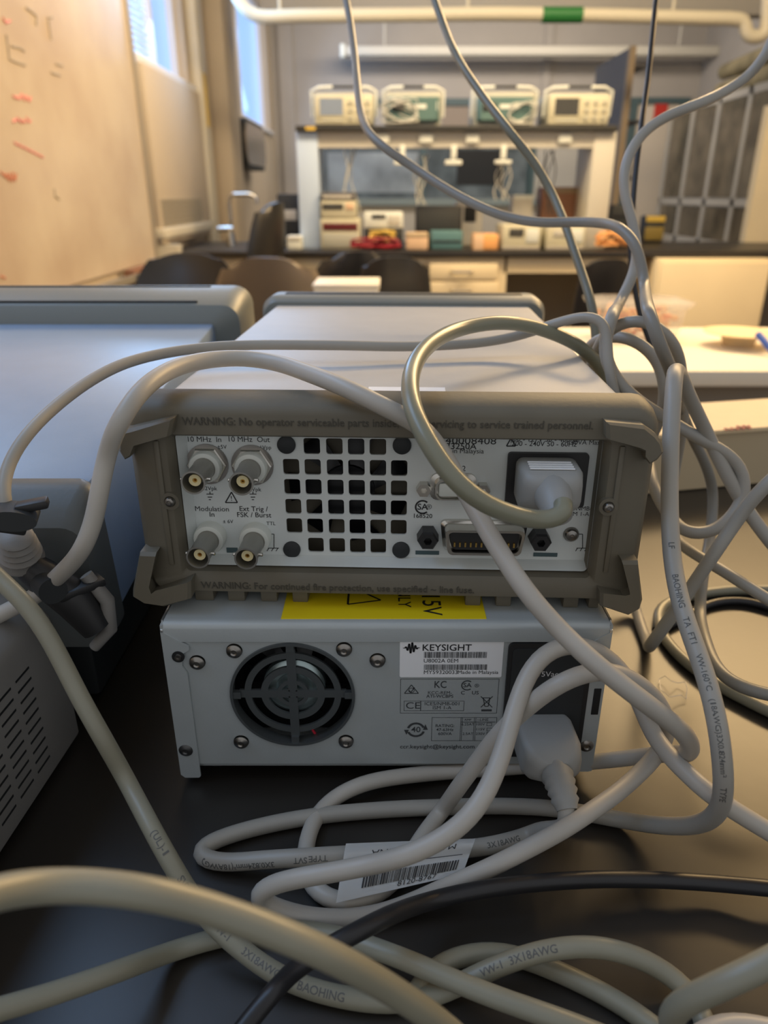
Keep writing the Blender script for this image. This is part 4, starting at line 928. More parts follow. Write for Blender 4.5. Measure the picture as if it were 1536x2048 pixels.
# sweets tub
tbx = thing('sweets_tub', 'clear plastic tub of coloured sweets on the white table behind the cables', 'tub')
pl_ = PZ(1195, 686, TZ); pr_ = PZ(1372, 686, TZ); xm = (pl_.x + pr_.x) / 2; ht = PY(1290, 604, 2.3).z
hw_ = (pr_.x - pl_.x) / 2
y0_ = pl_.y; rr = lambda w, y0, y1, z: [(p[0], p[1], z) for p in rrect(xm - w, xm + w, y0, y1, .03, 4)]
MB().loft([rr(hw_ * .86, y0_ + .01, y0_ + .17, TZ + .001), rr(hw_ * 1.0, y0_, y0_ + .19, ht - .02)], True, False).ob('tub_wall', 'clear', tbx)
MB().loft([rr(hw_ * 1.06, y0_ - .008, y0_ + .198, ht - .022), rr(hw_ * 1.12, y0_ - .012, y0_ + .202, ht - .008), rr(hw_ * .8, y0_ + .02, y0_ + .17, ht)], True, True).ob('lid', 'clear', tbx)
m = MB(); rnd = random.Random(2)
for i in range(90):
    x = xm + rnd.uniform(-.8, .8) * hw_; y = y0_ + rnd.uniform(.03, .15); z = TZ + rnd.uniform(.012, .095)
    m.box(-.012, .012, -.009, .009, -.007, .007, bev=.003, seg=1, mtx=Matrix.Translation((x, y, z)) @ Matrix.Rotation(rnd.uniform(0, 3), 4, Vector((rnd.random(), rnd.random(), rnd.random() + .1))))
m.ob('sweets', 'candy', label='mixed orange and yellow sweets filling the clear tub', cat='sweets', kind='stuff')
# small things on table right
a = PZ(1455, 699, TZ); b = PZ(1528, 699, TZ); zt = PY(1490, 672, a.y).z
sb = thing('small_dish', 'small cream dish on the white table near the right edge', 'dish')
m = MB(); xm = (a.x + b.x) / 2; w = (b.x - a.x) / 2
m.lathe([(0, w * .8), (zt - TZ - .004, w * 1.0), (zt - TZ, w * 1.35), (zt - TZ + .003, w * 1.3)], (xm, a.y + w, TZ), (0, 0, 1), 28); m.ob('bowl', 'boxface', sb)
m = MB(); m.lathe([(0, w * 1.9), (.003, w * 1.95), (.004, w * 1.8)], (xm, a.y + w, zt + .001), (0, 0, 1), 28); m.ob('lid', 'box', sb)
p = PZ(1500, 664, TZ + .08)
m = MB(); m.tube([PY(1516, 668, a.y - .05), PY(1548, 705, a.y - .12)], .010, 12); m.ob('blue_marker', 'blue', label='blue marker leaning on the small cream dish at the right edge', cat='marker')
p = PY(1545, 640, 2.75)
m = MB(); m.lathe([(0, .07), (.05, .09), (.15, .08), (.20, .03)], (p.x + .02, 2.55, TZ), (0, 0, 1), 24); m.ob('dark_red_bag', mat('maroon_cloth', (.12, .03, .035), .7), label='dark maroon bag at the right edge behind the small dish', cat='bag')

# ================================================================== LEFT WALL: whiteboard, vent unit
ZB = PX(309, 522, LW + .02).z
wbd = thing('whiteboard', 'large worn whiteboard with faded marker scribbles on the left wall', 'whiteboard')
yE = PX(309, 500, LW + .02).y
MB().box(LW + .002, LW + .018, .2, yE, ZB, 1.35).ob('writing_surface', 'board', wbd)
m = MB(); m.box(LW + .002, LW + .03, yE, yE + .03, ZB - .03, 1.37); m.box(LW + .002, LW + .03, .2, yE + .03, 1.35, 1.37); m.ob('frame', 'alu', wbd)
m = MB(); m.box(LW + .002, LW + .09, .2, yE + .02, ZB - .045, ZB - .03); m.box(LW + .08, LW + .09, .2, yE + .02, ZB - .03, ZB - .015); m.ob('marker_tray', 'alu', wbd)
q = PX(290, 532, LW + .05); MB().box(LW + .03, LW + .07, q.y - .25, q.y + .1, ZB - .03, ZB - .0).ob('board_eraser', 'brownbox', label='small brown eraser at the far end of the whiteboard tray', cat='eraser')
def stroke(mb, pts, w):
    P = [PX(a, b, LW + .0185) for a, b in pts]; mb.tube(P, w, 6)
rnd = random.Random(3)
mk = MB()
for y0 in (195, 240):
    x = 25
    while x < 60: stroke(mk, [(x, y0 + rnd.uniform(-6, 6)), (x + 6, y0 + rnd.uniform(-8, 8)), (x + 9, y0 + rnd.uniform(-8, 8))], .004); x += 9
for x in range(28, 80, 10): stroke(mk, [(x, 285 + (x - 28) * .5), (x + 8, 290 + (x - 28) * .5)], .004)
stroke(mk, [(5, 35), (10, 45), (20, 42)], .004)
mk.ob('pink_writing', 'marker_pink', wbd)
mk = MB()
for x in range(0, 30, 6): stroke(mk, [(x, 345 + rnd.uniform(-5, 5)), (x + 6, 358 + rnd.uniform(-8, 6)), (x + 8, 348)], .004)
stroke(mk, [(0, 552), (10, 556)], .004); mk.ob('red_writing', 'marker_red', wbd)
mk = MB()
for pts in ([(52, 16), (62, 22), (72, 32), (72, 50)], [(95, 35), (105, 35)], [(22, 92), (38, 95), (48, 102)], [(12, 70), (18, 118), (32, 124), (50, 130)], [(112, 128), (125, 131)], [(102, 145), (120, 151)], [(96, 40), (102, 80)], [(108, 378), (109, 392), (118, 398)]):
    stroke(mk, pts, .004)
mk.ob('grey_writing', 'marker_grey', wbd)
# ventilation unit between board and column
vu = thing('wall_ventilation_unit', 'beige metal ventilation cabinet under the first window right of the whiteboard', 'ventilation unit')
zv = PX(400, 466, LW + .1).z
MB().box(LW, LW + .05, yE + .06, 5.18, .045, .86, bev=.004).ob('casing', 'wall_l', vu)
MB().box(LW, LW + .07, yE + .05, 5.16, zv - .0, zv + .05, bev=.004).ob('base_ledge', 'cream2', vu)
g = MB(); ga = PX(300, 388, LW + .05); gb_ = PX(392, 450, LW + .05)
yy = ga.y
for i in range(26):
    y = 4.08 + i * .034; g.box(LW + .05, LW + .054, y, y + .018, .10, .26)
for i in range(8): g.box(LW + .05, LW + .056, 4.06, 4.97, .10 + i * .022, .105 + i * .022)
g.ob('grille', 'grille', vu)
m = MB(); m.box(LW + .06, LW + .064, 5.28, 5.36, PX(402, 248, LW + .06).z, PX(400, 142, LW + .06).z); m.ob('yellow_strip', 'yell', label='narrow yellow strip on the column right of the first window', cat='strip')
m = MB(); p = PY(312, 488, 4.05)
MB().box(LW + .0, LW + .12, 4.02, 4.12, FL, .04).ob('wall_post', 'cream2', label='cream post below the ventilation unit beside the whiteboard end', cat='post')
# black framed mirror / dispenser below window 2
dp = thing('wall_mirror', 'round-cornered dark framed mirror on the left wall below the second window', 'mirror')
ya, yb_ = 6.55, 7.9
q0 = PX(478, 240, LW).z; q1 = PX(482, 335, LW).z
a = PX(476, 232, LW + .1); b = PX(484, 336, LW + .1)
MB().prism(rrect(a.y, a.y + 1.0, b.z, a.z, .12, 5), LW + .0, LW + .14, axis='x').ob('frame', 'blackrub', dp)
MB().prism(rrect(a.y + .02, a.y + .97, b.z + .03, a.z - .03, .1, 5), LW + .14, LW + .15, axis='x').ob('glass', mat('mirror_tan', (.45, .36, .27), .25, metal=.6), dp)
# faucet on far bench
fc = thing('gooseneck_tap', 'pale metal laboratory tap with bent spout left of the far bench', 'tap')
Yt = 4.6
pt = [PY(462, 478, Yt), PY(461, 440, Yt), PY(458, 402, Yt), PY(462, 390, Yt), (PY(478, 389, Yt)), PY(500, 389, Yt), PY(511, 395, Yt), PY(513, 408, Yt)]
MB().tube(spline(pt, .02), .011, 12).ob('spout', 'chrome', fc)
m = MB(); c = PY(462, 476, Yt); m.lathe([(0, .03), (c.z - .005 + .03, .024)], (c.x, Yt, .005), (0, 0, 1), 16); m.tube([PY(436, 458, Yt), PY(466, 457, Yt)], .016, 10); m.ob('tap_body', 'chrome', fc)

# ================================================================== FAR BENCH
Yb = 4.10
fbn = thing('far_bench', 'far laboratory bench with black worktop and cream cabinets', 'bench')
MB().box(LW + .02, 3.0, Yb, 5.0, -.028, .005, bev=.003).ob('worktop', 'bench', fbn)
def zb(py, Y=Yb): return PY(768, py, Y).z
def xb_(px, py, Y=Yb): return PY(px, py, Y).x
m = MB()
m.box(LW + .05, xb_(640, 540), Yb + .03, 4.9, zb(552), -.028)
m.box(xb_(640, 540), xb_(855, 540), Yb + .03, 4.9, zb(530), -.028)
m.box(xb_(1010, 540), xb_(1290, 540), Yb + .03, 4.9, zb(547), -.028)
m.box(xb_(1003, 560), xb_(1014, 560), Yb + .03, 4.9, FL, -.028)
m.ob('apron', 'cream', fbn)
MB().box(LW + .05, 2.9, 4.85, 4.9, FL, -.028).ob('modesty_panel', 'greyface', fbn)
dc = thing('drawer_cabinet', 'cream drawer cabinet under the far bench worktop, centre', 'cabinet')
MB().box(xb_(853, 560), xb_(1003, 560), Yb + .03, 4.8, FL + .001, -.029).ob('body', 'cream', dc)
for y0, y1 in ((527, 560), (564, 598), (602, 640)):
    d_ = MB().box(xb_(860, y0), xb_(997, y0), Yb + .010, Yb + .03, zb(y1), zb(y0), bev=.003).ob('drawer', 'cream', dc)
    zc = (zb(y0) + zb(y1)) / 2
    MB().tube([(xb_(902, 545), Yb + .01, zc), (xb_(905, 545), Yb - .018, zc), (xb_(942, 545), Yb - .018, zc), (xb_(945, 545), Yb + .01, zc)], .007, 8).ob('handle', 'chrome', d_)
rc = thing('cream_cupboard', 'plain cream cupboard at the right end of the far bench', 'cabinet')
MB().box(xb_(1306, 540), xb_(1536, 540) - .02, Yb - .06, 4.8, FL + .001, -.029, bev=.003).ob('body', 'cream', rc)
MB().box(xb_(1312, 540), xb_(1536, 540) - .03, Yb - .075, Yb - .061, FL + .1, -.045, bev=.002).ob('door_panel', 'cream', rc)

# shelf unit over far bench
Yh = 4.30
sh = thing('bench_shelf', 'pale raised shelf frame standing on the far bench', 'shelf')
def zh(py): return PY(768, py, Yh).z
def xh(px, py): return PY(px, py, Yh).x
MB().box(xh(597, 400), xh(639, 400), Yh, Yh + .34, .005, zh(263), bev=.006).ob('left_post', 'blueish', sh)
MB().box(xh(1178, 380), xh(1222, 380), Yh, Yh + .34, .005, zh(263), bev=.006).ob('right_post', 'shelfm', sh)
MB().box(xh(639, 400), xh(1178, 380), Yh + .01, Yh + .05, zh(295), zh(263)).ob('beam', 'shelfm', sh)
MB().box(xh(592, 256), xh(1232, 256), Yh - .03, Yh + .42, zh(263), zh(252), bev=.003).ob('top_board', 'shelftop', sh)
MB().box(xh(612, 256), xh(632, 256), Yh - .0315, Yh - .029, zh(261), zh(254)).ob('yellow_tag', 'yell', sh)
for px in (765, 852, 945, 1130):
    x = xh(px, 278); m = MB(); m.box(x - .035, x + .035, Yh - .008, Yh + .01, zh(286), zh(268), bev=.004); m.ob('power_outlet', 'ivory', sh)
# oscilloscopes on the shelf
YO = Yh + .04; ZS = zh(252)
def scope_front(px0, px1, label, scr):
    x0, x1 = PY(px0, 210, YO).x, PY(px1, 210, YO).x; z1 = PY(768, 182, YO).z; w = x1 - x0; h = z1 - ZS
    o = thing('oscilloscope', label, 'oscilloscope', (x0, YO, ZS), group='oscilloscopes on the far shelf')
    MB().box(0, w, .02, .30, .004, h * .98, bev=.015).ob('case', 'scopeg', o)
    MB().box(.006, w - .006, 0, .02, .01, h * .88, bev=.008).ob('front_panel', 'scope', o)
    MB().box(w * .05, w * .55, -.004, .001, h * .24, h * .86, bev=.003).ob('screen_bezel', 'scope', o)
    MB().box(w * .11, w * .49, -.006, -.003, h * .32, h * .80).ob('screen', scr, o)
    m = MB()
    for i in range(3):
        for j in range(3): m.lathe([(0, .010), (.012, .009)], (w * (.62 + .14 * i), 0, h * (.25 + .22 * j)), (0, -1, 0), 12)
    m.ob('knobs', 'scopeg', o)
    m = MB()
    for i in range(8): m.box(w * (.14 + .045 * i), w * (.165 + .045 * i), -.006, 0, h * .17, h * .21)
    m.ob('softkeys', 'ivory', o)
    hnd(o, w, h); return o
def hnd(o, w, h):
    m = MB(); m.tube([(-.01, .06, h * .3), (-.01, .04, h * 1.02), (.03, .03, h * 1.12), (w * .32, .03, h * 1.13)], .008, 8); m.ob('handle', 'ivory', o); m = MB(); m.tube([(w + .01, .06, h * .3), (w + .01, .04, h * 1.02), (w - .03, .03, h * 1.12), (w * .68, .03, h * 1.13)], .008, 8); m.ob('handle', 'ivory', o)
    MB().box(w * .32, w * .68, .018, .042, h * 1.10, h * 1.17, bev=.004).ob('handle_grip', 'blackrub', o)
def scope_back(px0, px1, label):
    x0, x1 = PY(px0, 210, YO).x, PY(px1, 210, YO).x; z1 = PY(768, 182, YO).z; w = x1 - x0; h = z1 - ZS
    o = thing('oscilloscope', label, 'oscilloscope', (x0, YO, ZS), group='oscilloscopes on the far shelf')
    MB().box(0, w, .02, .30, .004, h, bev=.012).ob('case', 'scopeg', o)
    MB().loft([[(p[0], .02, p[1]) for p in rrect(.01, w - .01, .02, h * .86, .01)], [(p[0], -.02, p[1]) for p in rrect(.03, w - .03, .03, h * .80, .01)]]).ob('rear_cover', 'teal', o)
    m = MB(); m.box(w * .40, w * .72, -.022, -.018, h * .50, h * .62); m.box(w * .76, w * .92, -.018, -.010, h * .46, h * .70); m.ob('rear_label', 'ivory', o)
    MB().box(w * .12, w * .34, -.024, -.012, h * .42, h * .66, bev=.004).ob('inlet', 'blackrub', o)
    hnd(o, w, h); return o
scope_front(626, 748, 'cream oscilloscope with blue-grey screen at the left end of the far shelf', 'scr_blue')
scope_back(770, 884, 'teal-backed oscilloscope second from the left on the far shelf')
scope_back(950, 1072, 'teal-backed oscilloscope third from the left on the far shelf')
scope_front(1096, 1222, 'cream oscilloscope with dark screen at the right end of the far shelf', 'scr_dark')
# tangled white leads on the shelf and hanging
rnd = random.Random(11)
def tangle(name, label, cx, cy, Y, rx, ry, n, r, m, cat='wires'):
    mb = MB()
    for k in range(n):
        pts = []
        a = rnd.uniform(0, 6)
        for i in range(9):
            pts.append(PY(cx + rx * math.sin(a + i * 1.1 + rnd.uniform(-.4, .4)), min(cy + ry, cy + ry * math.cos(a * 1.3 + i * .9 + rnd.uniform(-.4, .4))), Y + rnd.uniform(-.02, .02)))
        mb.tube(spline(pts, .02), r, 6)
    return mb.ob(name, m, label=label, cat=cat, kind='stuff')
tangle('test_leads', 'tangled pale leads on the shelf before the second oscilloscope', 800, 222, Yh, 38, 24, 4, .0032, 'wirew')
tangle('test_leads', 'tangled pale leads on the shelf before the third oscilloscope', 1045, 225, Yh, 30, 22, 3, .0032, 'wirew')
# hanging plugs and leads beneath the beam
for k, (px, top, bot, lab) in enumerate(((805, 292, 330, 'white plug hanging under the far shelf, left of centre'), (908, 292, 330, 'white plug hanging under the far shelf in the centre'), (1008, 292, 328, 'white plug hanging under the far shelf, right of centre'))):
    x = xh(px, 300); o = thing('hanging_plug', lab, 'plug', group='white plugs under the far shelf')
    MB().box(x - .014, x + .014, Yh + .0, Yh + .03, zh(318), zh(290), bev=.003).ob('cord_end', 'ivory', o)
    MB().box(x - .045, x + .045, Yh - .005, Yh + .035, zh(bot), zh(320), bev=.006).ob('plug_head', 'ivory', o)
for k, (px, ya, yb2, lab) in enumerate(((700, 300, 430, 'pale leads hanging below the left part of the far shelf'), (838, 310, 410, 'pale leads hanging below the far shelf near its middle'), (1010, 330, 400, 'pale leads hanging below the right plug of the far shelf'), (1090, 300, 430, 'dark leads hanging at the right of the far shelf'))):
    mb = MB()
    for j in range(4):
        s0 = rnd.uniform(-14, 14); pts = [PY(px + s0 + 9 * math.sin(j + i * .8 + rnd.uniform(-.3, .3)), ya + (yb2 - ya) * i / 6, Yh + .05 + .02 * j) for i in range(7)]
        mb.tube(spline(pts, .02), .0032, 6)
    mb.ob('hanging_leads', 'wirew' if k < 3 else 'blackrub', label=lab, cat='wires', kind='stuff')
# instruments on the far bench
def binst(name, label, cat, px0, px1, pyt, pyb, Y, depth, m, front=None, z0=None, group=None):
    zbm = z0 if z0 is not None else .0055
    x0 = PY(px0, pyb, Y).x; x1 = PY(px1, pyb, Y).x; zt = PY(768, pyt, Y).z
    o = thing(name, label, cat, (x0, Y, zbm), group=group)
    MB().box(0, x1 - x0, 0, depth, 0, zt - zbm, bev=min(.008, (zt - zbm) * .15)).ob('case', m, o)
    w = x1 - x0; h = zt - zbm
    if front:
        for (a, b, c, d, mm, nm) in front: MB().box(w * a, w * b, -.004, .001, h * c, h * d, bev=.001).ob(nm, mm, o)
    return o, zt
Yi = 4.2
o, zt = binst('bench_supply', 'lower cream instrument with red display in the stack at left of the far bench', 'instrument', 642, 722, 437, 494, Yi + .06, .3, 'scope', [(.06, .92, .62, .85, mat('dark_red_display', (.12, .02, .02), .3), 'display'), (.06, .92, .08, .52, 'scopeg', 'control_panel')])
o2, zt2 = binst('bench_meter', 'middle cream instrument with black display in the stack at left of the far bench', 'instrument', 642, 712, 402, 434, Yi + .06, .28, 'scope', [(.05, .64, .52, .85, 'scr_dark', 'display'), (.72, .94, .5, .9, 'peach', 'buttons')], z0=zt + .001)
binst('flat_instrument', 'grey flat instrument on top of the stack at left of the far bench', 'instrument', 642, 710, 384, 401, Yi + .07, .28, 'rack', [(.05, .9, .3, .6, 'shelfm', 'front_strip')], z0=zt2 + .001)
o, zt = binst('wire_rack', 'dark open wire holder below the white meter on the far bench', 'rack', 728, 806, 457, 494, Yi + .05, .25, 'blackrub', None)
binst('bench_meter', 'white meter with small display standing on the dark wire holder', 'instrument', 728, 806, 424, 456, Yi + .05, .25, 'ivory', [(.2, .55, .6, .85, 'scr_dark', 'display'), (.62, .92, .2, .8, 'shelfm', 'buttons')], z0=zt + .001)
tangle('coloured_leads', 'bundle of red and crimson test leads before the dark wire holder', 752, 486, Yi, 50, 8, 4, .0045, 'dk_red')
tangle('coloured_leads', 'bundle of yellow test leads on the dark wire holder', 765, 472, Yi + .02, 26, 10, 4, .005, 'yell')
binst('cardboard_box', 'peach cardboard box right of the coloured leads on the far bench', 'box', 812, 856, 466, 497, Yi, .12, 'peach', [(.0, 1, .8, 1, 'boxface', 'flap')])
binst('teal_case', 'low dark teal case on the far bench centre', 'case', 862, 925, 462, 496, Yi + .02, .15, 'tealbox', [(.05, .95, .4, .5, 'blackrub', 'seam')])
binst('monitor', 'black monitor turned away in the middle of the far bench', 'monitor', 830, 922, 412, 494, Yi + .22, .06, 'black', [(.06, .94, .1, .9, 'blackrub', 'back_plate')])
binst('cardboard_box', 'orange-brown small box right of the teal case on the far bench', 'box', 946, 996, 468, 496, Yi, .1, 'orange', [(0, .4, 0, 1, 'peach', 'flap')])
binst('bench_meter', 'cream instrument left of the grey-green hanging cable on the far bench', 'instrument', 1003, 1080, 450, 496, Yi, .25, 'scope', [(.18, .55, .55, .85, 'scr_dark', 'display'), (.62, .94, .3, .85, 'ivory', 'buttons'), (.02, .98, .02, .12, 'wall', 'foot_strip')])
binst('bench_meter', 'cream instrument behind the grey-green hanging cable on the far bench', 'instrument', 1091, 1168, 450, 496, Yi, .25, 'scope', [(.18, .5, .55, .8, 'shelfm', 'display'), (.6, .94, .3, .85, 'ivory', 'buttons'), (.02, .98, .02, .12, 'wall', 'foot_strip')])
binst('bench_meter', 'small cream meter at the right of the row on the far bench', 'instrument', 1172, 1208, 450, 482, Yi + .12, .2, 'scope', [(.15, .85, .5, .8, 'ivory', 'display')])
tangle('coloured_leads', 'fan of orange wires at the right of the instruments on the far bench', 1225, 478, Yi + .02, 34, 13, 7, .005, 'orange')
binst('black_unit', 'black stacked units behind the pale blue shelf post', 'instrument', 556, 598, 388, 446, Yi + .35, .2, 'blackrub', [(.1, .9, .5, .7, 'shelfm', 'front_strip')], z0=None)
binst('small_white_box', 'small white box left of the pale blue shelf post', 'box', 574, 603, 472, 493, Yi, .1, 'ivory', [(.05, .95, .7, .95, 'shelfm', 'flap')])
binst('loudspeaker', 'cream loudspeaker with dark cone at the middle of the far bench', 'loudspeaker', 910, 962, 404, 494, Yi + .35, .15, 'shelfm', [(.3, .75, .55, .9, 'deep', 'cone')])
binst('wooden_box', 'brown box under the right end of the far shelf', 'box', 1076, 1148, 374, 494, Yi + .36, .15, 'brownbox', [(.05, .95, .9, .97, 'wood', 'edge')])
binst('white_container', 'white container in front of the dark board at right of centre', 'container', 1020, 1060, 390, 494, Yi + .34, .12, 'shelfm', [(.0, 1, .92, 1, 'ivory', 'lid')])
binst('black_crate', 'black crate right of the shelf frame on the far bench', 'crate', 1216, 1262, 410, 488, Yi + .3, .25, 'blackrub', [(.1, .9, .7, .8, 'black', 'handle')])
binst('yellow_crate', 'yellow and dark crate by the door, behind the black cable', 'crate', 1288, 1325, 432, 474, 4.85, .12, 'blackrub', [(0, 1, .78, 1, 'yell', 'rim'), (.0, 1, .1, .6, mat('mustard', (.25, .18, .04), .6), 'front')])
for px, py, lb in ((1312, 480, 'nearer'), (1320, 474, 'farther')):
    q = PZ(px, py + 4, .005); m = MB(); m.lathe([(0, .018), (.03, .018), (.032, .012)], (q.x, q.y, .005), (0, 0, 1), 14); m.ob('clear_bottle_cap', 'chrome', label='%s small shiny bottle on the right of the far bench' % lb, cat='bottle')
# board on the back wall (dark glass in teal frame)
YW = BW - .05
bd = thing('framed_board', 'dark glass board in a teal frame on the back wall behind the shelf', 'board')
def bwb(px0, py0, px1, py1): a = PY(px0, py0, YW); b = PY(px1, py1, YW); return a.x, b.x, b.z, a.z
x0, x1, z0, z1 = bwb(640, 293, 1052, 398); MB().box(x0, x1, YW - .02, YW, z0, z1).ob('glass', 'glassdk', bd)
m = MB(); w = .07
m.box(x0 - w, x0, YW - .04, YW, z0 - w, z1 + w); m.box(x1, x1 + w, YW - .04, YW, z0 - w, z1 + w); m.box(x0, x1, YW - .04, YW, z1, z1 + w); m.box(x0, x1, YW - .04, YW, z0 - w, z0)
xm_, _, _, _ = bwb(842, 293, 850, 398); m.box(xm_, xm_ + .05, YW - .035, YW, z0, z1)
m.ob('frame', 'tealdk', bd)
x0, x1, z0, z1 = bwb(655, 305, 835, 385); MB().box(x0, x1, YW - .025, YW - .02, z0, z1).ob('pale_pane', mat('pale_pane', (.24, .27, .29), .3, noise=.3, nscale=3), bd)  # grey pane with a bluish reflection put into its colour
x0, x1, z0, z1 = bwb(915, 300, 1005, 370); MB().box(x0, x1, YW - .03, YW - .02, z0, z1).ob('dark_pane', 'deep', bd)
bp_ = thing('pin_board', 'pale notice board on the back wall at the right of the shelf frame', 'board')
x0, x1, z0, z1 = bwb(1062, 293, 1158, 440); MB().box(x0, x1, YW - .03, YW, z0, z1).ob('surface', 'cabm', bp_); MB().box(x0 - .03, x0, YW - .04, YW, z0, z1).ob('frame', 'tealdk', bp_)
# back counter run
bkc = thing('back_counter', 'low cabinet run with teal-grey worktop along the back wall', 'cabinet')
zc = PY(768, 398, 8.2).z
MB().box(-.9, 2.1, 8.2, 8.9, FL, zc - .06).ob('body', 'cabm', bkc); MB().box(-.92, 2.12, 8.16, 8.92, zc - .06, zc).ob('worktop', mat('teal_grey_top', (.20, .25, .26), .4), bkc)

# tall grey bookcase
Xk = 1.6
bk = thing('tall_bookcase', 'tall grey bookcase with oak edge standing right of the far shelf', 'bookcase')
zk = 1.16
MB().box(Xk, Xk + .03, 5.55, 6.35, FL, zk).ob('side_panel', 'rack', bk)
MB().box(Xk - .003, Xk + .035, 5.50, 5.55, FL, zk + .004).ob('oak_edge', 'wood', bk)
for z in (-.4, 0.0, .38, .74, 1.08): MB().box(Xk + .03, Xk + .20, 5.75, 6.3, z, z + .02).ob('shelf_board', 'rack', bk)
MB().box(Xk + .03, Xk + .20, 6.3, 6.33, FL, zk).ob('back_panel', 'wall', bk)

# glazed cabinets on the right wall
XC = 3.0
gc = thing('glazed_cabinet', 'row of grey glass-fronted cabinets along the right wall', 'cabinet')
za, zb2 = FL, 1.0
ztop = PX(1536, 162, XC).z; zmid = PX(1450, 405, XC).z
ycab0, ycab1 = 5.0, 8.6
MB().box(XC + .02, RW - .01, ycab0, ycab1, FL + .001, ztop).ob('carcass', 'cabm', gc)
n = 6; dy = (ycab1 - ycab0) / n
for k in range(n):
    for z0, z1 in ((-.12, zmid - .04), (zmid + .04, ztop - .06)):
        MB().box(XC + .008, XC + .022, ycab0 + k * dy + .05, ycab0 + (k + 1) * dy - .05, z0, z1).ob('glass_door', 'cabg', gc)
m = MB()
for k in range(n + 1): m.box(XC, XC + .03, ycab0 + k * dy - .035, ycab0 + k * dy + .035, FL + .001, ztop)
m.box(XC, XC + .03, ycab0, ycab1, zmid - .03, zmid + .03); m.box(XC, XC + .03, ycab0, ycab1, ztop - .06, ztop); m.box(XC, XC + .03, ycab0, ycab1, -.17, -.10)
m.ob('door_frames', 'cabm', gc)
cs = thing('cream_side_panel', 'cream tall panel at the right edge beyond the far bench', 'panel')
MB().box(PY(1506, 350, 4.95).x, PY(1580, 350, 4.95).x, 4.90, 4.97, .005, PY(1520, 210, 4.9).z).ob('panel', 'cream', cs)
# rolled cloth on cabinets
for k, (px, py, rr_, lab) in enumerate(((1432, 152, .075, 'upper rolled olive cloth on top of the glazed cabinets'), (1425, 180, .085, 'lower rolled brown cloth on top of the glazed cabinets'))):
    q = PX(px, py, XC + .15)
    zc_ = ztop + .087 + (0.16 if k == 0 else 0)
    o = MB(); L0 = spline([(XC + .2, 6.1, zc_), (XC + .2, 6.7, zc_ + .01), (XC + .2, 7.4, zc_), (XC + .2, 7.9, zc_ - .005)], .1)
    o.tube(L0, [rr_ * (.75 + .25 * math.sin(PI * (.15 + .7 * i / (len(L0) - 1)))) for i in range(len(L0))], 16); o.ob('rolled_cloth', 'olive_roll', label=lab, cat='rolled cloth')

# pipes and fixtures overhead
Yp = 4.9
def cy(px, py): return PY(px, py, Yp)
pts = [cy(455, -60), cy(468, -20), cy(482, 6), cy(498, 24), cy(520, 33), cy(600, 32), cy(800, 30), cy(1000, 28), cy(1200, 31), cy(1400, 36), cy(1470, 38), cy(1486, 42), cy(1492, 58), cy(1497, 70), cy(1512, 74), cy(1528, 68), cy(1533, 50), cy(1535, 20), cy(1537, -20), cy(1540, -80)]
pipe = MB().tube(spline(pts, .04), .036, 16).ob('overhead_pipe', 'pipe', label='cream water pipe crossing under the ceiling and looping down at right', cat='pipe')
a, b = cy(1084, 30), cy(1164, 30); MB().tube([a, b], .040, 16).ob('green_tape', 'green_tag', pipe)
for k, px in enumerate((560, 935, 1345)):
    q = cy(px, 28); MB().tube([q, (q.x, q.y, CE)], .008, 8).ob('hanger_rod', 'pipe', pipe)
q = PY(768, 12, 5.6)
MB().box(PY(520, 12, 5.6).x, 3.3, 5.6, 5.72, q.z - .05, q.z + .05, bev=.01).ob('cable_duct', 'beam', label='grey duct running above the cream pipe under the ceiling', cat='duct')
lf = thing('fluorescent_fitting', 'long unlit white fluorescent fitting on the far wall above the oscilloscopes', 'light fitting')
a = PY(690, 101, 8.6); b = PY(1440, 101, 8.6)
MB().box(a.x, b.x, 8.6, 8.75, a.z - .045, a.z + .045, bev=.02).ob('housing', 'shelfm', lf); MB().box(a.x - .05, a.x, 8.59, 8.76, a.z - .06, a.z + .06, bev=.01).ob('end_cap', 'ivory', lf)
MB().tube([(a.x + .4, 8.67, a.z), (a.x + .4, 8.67, CE)], .01, 8).ob('hanger_rod', 'shelfm', lf); MB().tube([(b.x - .4, 8.67, a.z), (b.x - .4, 8.67, CE)], .01, 8).ob('hanger_rod', 'shelfm', lf)

# ================================================================== CHAIRS
def chair_back(o, w, h, z0, m, bow=.05, thick=.025, lean=.08, topn=.55):
    mb = MB(); V = []
    nx, nz = 14, 12; f = []; bk_ = []
    for j in range(nz + 1):
        v = j / nz; hwid = w / 2 * (1 - topn * max(0, (v - .35) / .65) ** 2.4) * (1 - .25 * max(0, (.3 - v) / .3))
        rf = []; rb_ = []
        for i in range(nx + 1):
            u = i / nx * 2 - 1; y = bow * (u * u) * -1 + lean * v
            z = z0 + h * v - (h * .10 * (abs(u) ** 3) if j == nz else 0)
            t_ = thick * (1 - .6 * abs(u) ** 4) * (1 - .5 * v ** 6)
            rf.append(mb.bm.verts.new((u * hwid, y - t_, z))); rb_.append(mb.bm.verts.new((u * hwid, y + t_, z)))
        f.append(rf); bk_.append(rb_)
    for g_ in (f, bk_):
        for j in range(nz):
            for i in range(nx): mb.face((g_[j][i], g_[j][i + 1], g_[j + 1][i + 1], g_[j + 1][i]))
    for j in range(nz):
        for i in (0, nx): mb.face((f[j][i], f[j + 1][i], bk_[j + 1][i], bk_[j][i]))
    for i in range(nx):
        mb.face((f[nz][i], f[nz][i + 1], bk_[nz][i + 1], bk_[nz][i])); mb.face((f[0][i], f[0][i + 1], bk_[0][i + 1], bk_[0][i]))
    return mb.ob('backrest', m, o, smooth=60)
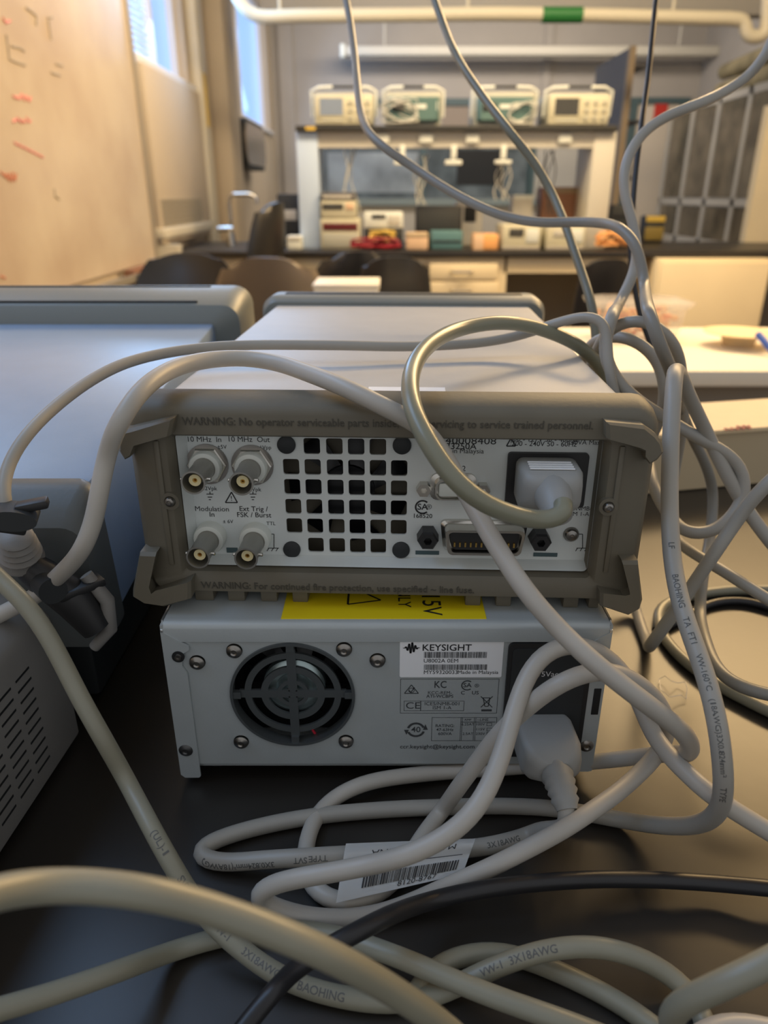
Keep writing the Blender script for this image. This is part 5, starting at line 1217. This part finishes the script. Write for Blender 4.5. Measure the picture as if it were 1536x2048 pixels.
def chair(label, px, pytop, Y, rz, w, h, m='chair', arms=False, topn=.4, group='laboratory chairs'):
    top = PY(px, pytop, Y); o = thing('office_chair', label, 'chair', (top.x, Y, FL), (0, 0, rz), group=group)
    zt = top.z - FL
    chair_back(o, w, h, zt - h, m, topn=topn)
    MB().box(-w / 2, w / 2, -.42, .02, zt - h - .12, zt - h - .05, bev=.03, seg=3).ob('seat', m, o)
    MB().box(-.03, .03, .02, .05, zt - h - .12, zt - h + .12).ob('back_support', 'black', o)
    MB().lathe([(.06, .03), (zt - h - .10, .028)], (0, -.2, 0), (0, 0, 1), 14).ob('column', 'steel', o)
    for k in range(5):
        a = 2 * PI * k / 5; g_ = MB(); g_.tube([(0, -.2, .09), (.22 * math.cos(a), -.2 + .22 * math.sin(a), .06)], [.025, .016], 8)
        g_.lathe([(-.02, .03), (.02, .03)], (.22 * math.cos(a), -.2 + .22 * math.sin(a), .03), (-math.sin(a), math.cos(a), 0), 12); g_.ob('base_spoke', 'black', o)
    if arms:
        for s in (-1, 1):
            g_ = MB(); g_.tube(spline([(s * (w / 2 - .03), -.05, zt - h - .1), (s * (w / 2 + .05), -.06, zt - h + .10), (s * (w / 2 + .05), -.1, zt - h + .17), (s * (w / 2 + .05), -.34, zt - h + .17), (s * (w / 2 + .03), -.38, zt - h + .05), (s * (w / 2 - .03), -.36, zt - h - .1)], .02), .022, 10); g_.ob('armrest', m, o)
    return o
chair('brown-black chair back nearest, behind the gap between left instrument and generator', 538, 511, 2.84, math.radians(176), .50, .55, 'chairb', topn=.42)
chair('tall narrow black chair back seen edge-on at left of the far bench', 526, 404, 3.72, math.radians(258), .44, .50)
chair('low black chair with glossy back at the left, below the whiteboard end', 368, 508, 3.40, math.radians(3), .46, .30)
chair('black chair behind the white carton, its back overlapped by another chair', 712, 500, 3.55, math.radians(190), .50, .5, topn=.5)
chair('black chair with squarish back right of the white carton', 790, 510, 2.95, math.radians(180), .30, .5, topn=.2)
chair('black chair tucked beneath the far bench, right of the open knee space', 1213, 515, 3.6, math.radians(182), .26, .45, topn=.15)
